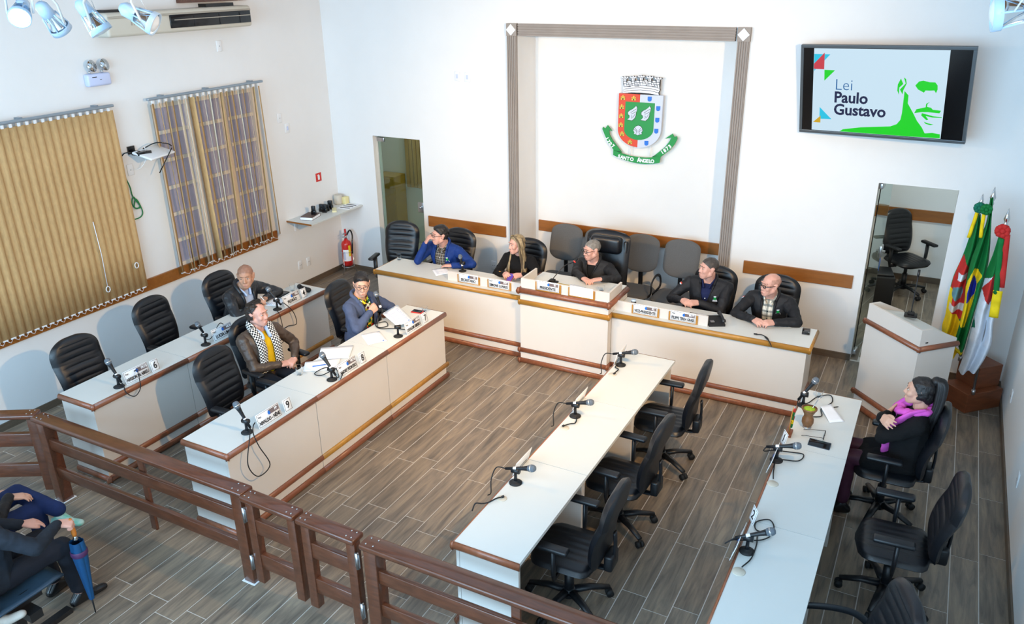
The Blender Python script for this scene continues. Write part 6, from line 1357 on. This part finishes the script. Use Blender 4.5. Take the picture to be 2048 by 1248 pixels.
def little(y, dz, cols):
    MB().cyl((0, y, .02), (.0, y+.015, .20+dz), .003, seg=6).build('stick', 'wood_gold', fh)
    for i, c in enumerate(cols): MB().grid(lambda u, v: (.004+.014*math.sin(3*u+v*2), y+.012+.055*u, .19+dz-.10*(i+v)/len(cols)-.03*u), 6, 4).build('cloth', c, fh, solid=.001)
M['flag_green'] = cloth('flag_green_cloth', rgb(8, 112, 52), .75); M['flag_yellow'] = cloth('flag_yellow_cloth', rgb(240, 205, 22), .75); M['flag_red'] = cloth('flag_red_cloth', rgb(196, 44, 40), .75); M['flag_white'] = cloth('flag_white_cloth', rgb(222, 228, 238), .8); M['flag_blue'] = cloth('flag_blue_cloth', rgb(24, 40, 150), .75)
little(-.03, -.02, ['flag_green', 'flag_yellow', 'flag_green']); little(.02, .02, ['flag_red', 'flag_white', 'flag_red']); little(-.005, .0, ['flag_green', 'flag_red', 'flag_yellow'])
# umbrella in the gallery
um = thing('umbrella', 'closed blue umbrella with wooden handle held by the man in the gallery', 'umbrella', (2.925, -6.35, 0))
MB().tube([(0, 0, .0), (0, 0, .14)], [.004, .007], 8).build('ferrule', 'rubber', um)
M['umbrella'] = cloth('blue_umbrella_cloth', rgb(20, 72, 116), .55)
ub = MB().grid(lambda u, v: ((.014+.034*v-.012*max(0, v-.8)*5)*(1+.22*abs(math.sin(4*2*PI*u/2)))*math.cos(2*PI*u), (.014+.034*v-.012*max(0, v-.8)*5)*(1+.22*abs(math.sin(4*2*PI*u/2)))*math.sin(2*PI*u), .12+.48*v), 33, 14); ub.build('canopy', 'umbrella', um)
MB().lathe([(.050, .49), (.0535, .50), (.053, .525), (.049, .53)], 16, cap=False).build('strap', mat('purple_strap', rgb(70, 34, 78), .6), um); MB().lathe([(.03, .595), (.012, .63), (.012, .66)], 12).build('runner', 'chrome', um)
MB().tube([(0, 0, .64), (0, 0, .66), (-.005, 0, .72), (-.012, .0, .77)], [.013, .016, .015, .013], 10).build('handle', mat('amber_wood_handle', rgb(196, 116, 44), .3), um)
cn = thing('plant_pot', 'dark box on the floor of the office behind the right glass door', 'box', (7.10, 1.9, 0), .2); MB().rbox((-.13, -.18, 0), (.13, .18, .42), .02).build('body', 'rubber', cn); MB().rbox((-.11, -.16, .42), (.11, .16, .45), .01).build('lid', 'plastic', cn)
cn.name = 'storage_box'
cy = thing('cupboard', 'yellow wooden cupboard in the room behind the left glass door', 'cupboard', (-.02, 1.20, 0)); M['yellow_wood'] = mat('yellow_varnish', rgb(176, 140, 40), .5, var=.08)
MB().box((-.24, 0, 0), (.14, .28, 1.10)).build('body', 'yellow_wood', cy); MB().box((-.23, -.015, .05), (-.055, 0, 1.07)).build('door', 'yellow_wood', cy); MB().box((-.045, -.015, .05), (.13, 0, 1.07)).build('door', 'yellow_wood', cy)

ob = thing('vertical_blind', 'tan vertical blind in the room behind the left glass door', 'blind', (.36, 1.46, 0))
MB().box((-.2, -.02, 1.95), (.3, .02, 1.98)).build('head_rail', 'rail_steel', ob)
for k in range(7): MB().box((-.19+.07*k, -.01, .90), (-.13+.07*k, -.004, 1.95), xf=None).build('slat', 'blind', ob)
la = thing('lanyard', 'blue lanyard hanging from the right glass door handle', 'lanyard', (7.08, .80, 0)); MB().tube([(.0, 0, 1.06), (.012, .0, .92), (.006, 0, .80)], .008, 6, flat=.4).build('strap', 'arms_blue', la)
# ============================================================ flags
FLAG = {}
FLAG['brazil'] = (-0.6, [(7.949, 2.08), (7.963, 1.879), (7.936, 1.687), (7.907, 1.49), (7.906, 1.273), (7.925, 1.075), (7.925, 0.87), (7.911, 0.657)], [(7.972, 2.083), (7.994, 1.883), (8.029, 1.643), (8.047, 1.434), (8.039, 1.216), (8.028, 1.012), (8.019, 0.784), (8.01, 0.582)],
    {'flag_yellow': [(7.941, 1.437), (8.017, 1.38), (7.993, 1.288), (7.99, 1.127), (7.978, 0.921), (7.968, 0.816), (7.923, 0.859), (7.926, 0.994), (7.907, 1.193), (7.915, 1.314)], 'flag_blue': [(7.948, 1.375), (7.989, 1.287), (7.988, 1.183), (7.965, 1.113), (7.938, 1.094), (7.929, 1.197), (7.934, 1.298)]})
FLAG['state'] = (-0.5, [(7.879, 1.908), (7.866, 1.802), (7.852, 1.608), (7.831, 1.447), (7.797, 1.262), (7.791, 1.056), (7.798, 0.869), (7.797, 0.7), (7.904, 0.462)], [(7.907, 1.902), (7.942, 1.697), (7.958, 1.525), (7.953, 1.327), (7.948, 1.125), (7.943, 0.918), (7.94, 0.749), (7.932, 0.598), (8.007, 0.539)],
    {'flag_red': [(7.847, 1.499), (7.937, 1.324), (7.935, 0.916), (7.909, 0.87), (7.825, 0.958), (7.794, 1.036), (7.799, 1.252), (7.831, 1.447)], 'flag_yellow': [(7.70, 1.20), (7.823, 1.144), (7.825, 0.958), (7.931, 0.863), (7.99, 0.80), (8.05, 0.539), (7.904, 0.40), (7.70, 0.697)], 'flag_white': [(7.833, 1.328), (7.901, 1.339), (7.899, 1.268), (7.835, 1.268)], 'flag_shield': [(7.845, 1.213), (7.88, 1.204), (7.901, 1.147), (7.89, 1.073), (7.849, 1.066), (7.814, 1.101), (7.813, 1.173)], 'flag_banner': [(7.809, 1.028), (7.868, 1.008), (7.931, 1.05), (7.934, 0.978), (7.878, 0.951), (7.812, 0.956)]})
FLAG['city'] = (-0.7, [(8.079, 1.865), (8.072, 1.753), (8.062, 1.602), (8.044, 1.446), (8.041, 1.29), (8.031, 1.131), (8.028, 0.969), (8.02, 0.784), (8.013, 0.594), (7.995, 0.41)], [(8.126, 1.835), (8.146, 1.652), (8.162, 1.465), (8.18, 1.275), (8.186, 1.119), (8.18, 0.958), (8.203, 0.8), (8.201, 0.697), (8.177, 0.567), (8.143, 0.454)],
    {'flag_green': [(8.06, 1.9), (8.15, 1.86), (8.16, 1.633), (8.103, 1.427), (8.026, 1.327), (8.03, 1.561)], 'flag_red': [(8.102, 1.436), (8.152, 1.211), (8.112, 1.129), (8.038, 1.251)], 'flag_emblem': [(8.016, 1.018), (8.05, 0.892), (8.014, 0.844), (8.0, 0.945)]})
M['flag_shield'] = cloth('flag_shield_cloth', rgb(96, 140, 150), .8); M['flag_banner'] = cloth('flag_banner_cloth', rgb(208, 206, 200), .8); M['flag_emblem'] = cloth('flag_emblem_cloth', rgb(20, 110, 86), .8)
def inside(p, poly):
    c = False; n = len(poly)
    for i in range(n):
        a, b = poly[i], poly[i-1]
        if (a[1] > p[1]) != (b[1] > p[1]) and p[0] < (b[0]-a[0])*(p[1]-a[1])/(b[1]-a[1])+a[0]: c = not c
    return c
def flag(label, key, base, tip, order, ph):
    y, Lc, Rc, cols = FLAG[key]; f = thing('flag', label, 'flag', (base[0], base[1], base[2]), 0, 'ceremonial flags'); o = Vector(base)
    p0, p1 = Vector((0, 0, 0)), Vector(tip)-o; MB().tube([p0, p1-Vector((0, 0, .16))], .013, 10).lathe([(.017, 0), (.017, .05), (.013, .05)], 12).build('pole', 'metal', f)
    MB(Matrix.Translation(p1)).lathe([(.012, -.17), (.020, -.16), (.020, -.145), (.012, -.135), (.026, -.10), (.001, 0)], 10).build('finial', 'chrome', f)
    A, B = curve_pts([(p[0], 0, p[1]) for p in Lc], 22), curve_pts([(p[0], 0, p[1]) for p in Rc], 22); n = min(len(A), len(B)); nu = 65; mb = MB()
    names = [order]+list(cols); pts = []
    for j in range(n):
        row = []
        for i in range(nu):
            u = i/(nu-1); q = A[j].lerp(B[j], u); v = j/(n-1); amp = .012+.045*min(1, v*2.2)
            q.y = y+amp*math.sin(u*PI*3.2+ph+v*1.6)-.05*math.sin(PI*u)*min(1, v*2); row.append(q-o)
        pts += row
    nv = len(mb.v); mb.v += [tuple(p) for p in pts]
    for j in range(n-1):
        for i in range(nu-1):
            a, b, c, d = j*nu+i, j*nu+i+1, (j+1)*nu+i+1, (j+1)*nu+i; ce = (pts[a]+pts[c])/2+o; k = 0
            for idx, nm in enumerate(cols): 
                if inside((ce.x, ce.z), cols[nm]): k = idx+1
            mb.f.append((a, b, c, d)); mb.mi.append(k); mb.sm.append(True)
    mb.build('cloth', names, f, solid=.003); return f, o
def rosette(f, o, c, col, r=.055, n=14):
    mb = MB(); c = Vector(c)-o
    for k in range(n):
        a = 2*PI*k/n; d = Vector((math.cos(a), 0, math.sin(a))); mb.ball(c+d*r*.62+Vector((0, -.012*(k % 2), 0)), (r*.42, .018, r*.42), 8)
    mb.ball(c+Vector((0, -.02, 0)), (r*.4, .02, r*.4), 8).build('rosette', col, f)
def ribbon(f, o, pts, w, col):
    P_ = [Vector(p)-o for p in curve_pts(pts, 6)]; mb = MB(); n = len(P_)
    mb.grid(lambda u, v: P_[min(n-1, int(round(v*(n-1))))]+Vector(((u-.5)*w, -.008*math.sin(u*PI)+.006*math.sin(v*14), 0)), 5, n); mb.build('ribbon', col, f, solid=.002)
f, o = flag('state flag of green, red and yellow with a shield, behind the other flags', 'state', (7.93, -.38, .42), (7.892, -.50, 2.09), 'flag_green', .5)
rosette(f, o, (7.885, -.56, 1.975), 'flag_emblem', .05); ribbon(f, o, [(7.875, -.54, 1.93), (7.862, -.54, 1.80), (7.85, -.54, 1.68)], .03, 'flag_yellow')
f, o = flag('national flag, green with yellow rhombus and blue disc, on the tallest pole', 'brazil', (8.00, -.46, .42), (7.970, -.56, 2.175), 'flag_green', 2.1)
rosette(f, o, (7.935, -.66, 1.99), 'flag_green', .05); ribbon(f, o, [(7.925, -.64, 1.96), (7.93, -.64, 1.83), (7.94, -.64, 1.72)], .03, 'flag_yellow')
f, o = flag('white city flag with red and green, nearest the right wall', 'city', (8.155, -.70, .20), (8.106, -.66, 2.02), 'flag_white', .9)
rosette(f, o, (8.085, -.78, 1.845), 'flag_red', .062)
ribbon(f, o, [(8.122, -.79, 1.82), (8.145, -.79, 1.60), (8.172, -.79, 1.33)], .055, 'flag_red'); ribbon(f, o, [(8.088, -.80, 1.78), (8.118, -.80, 1.50), (8.145, -.80, 1.26)], .045, 'flag_green'); ribbon(f, o, [(8.155, -.80, 1.30), (8.16, -.80, 1.18), (8.168, -.80, 1.04)], .075, 'flag_yellow')
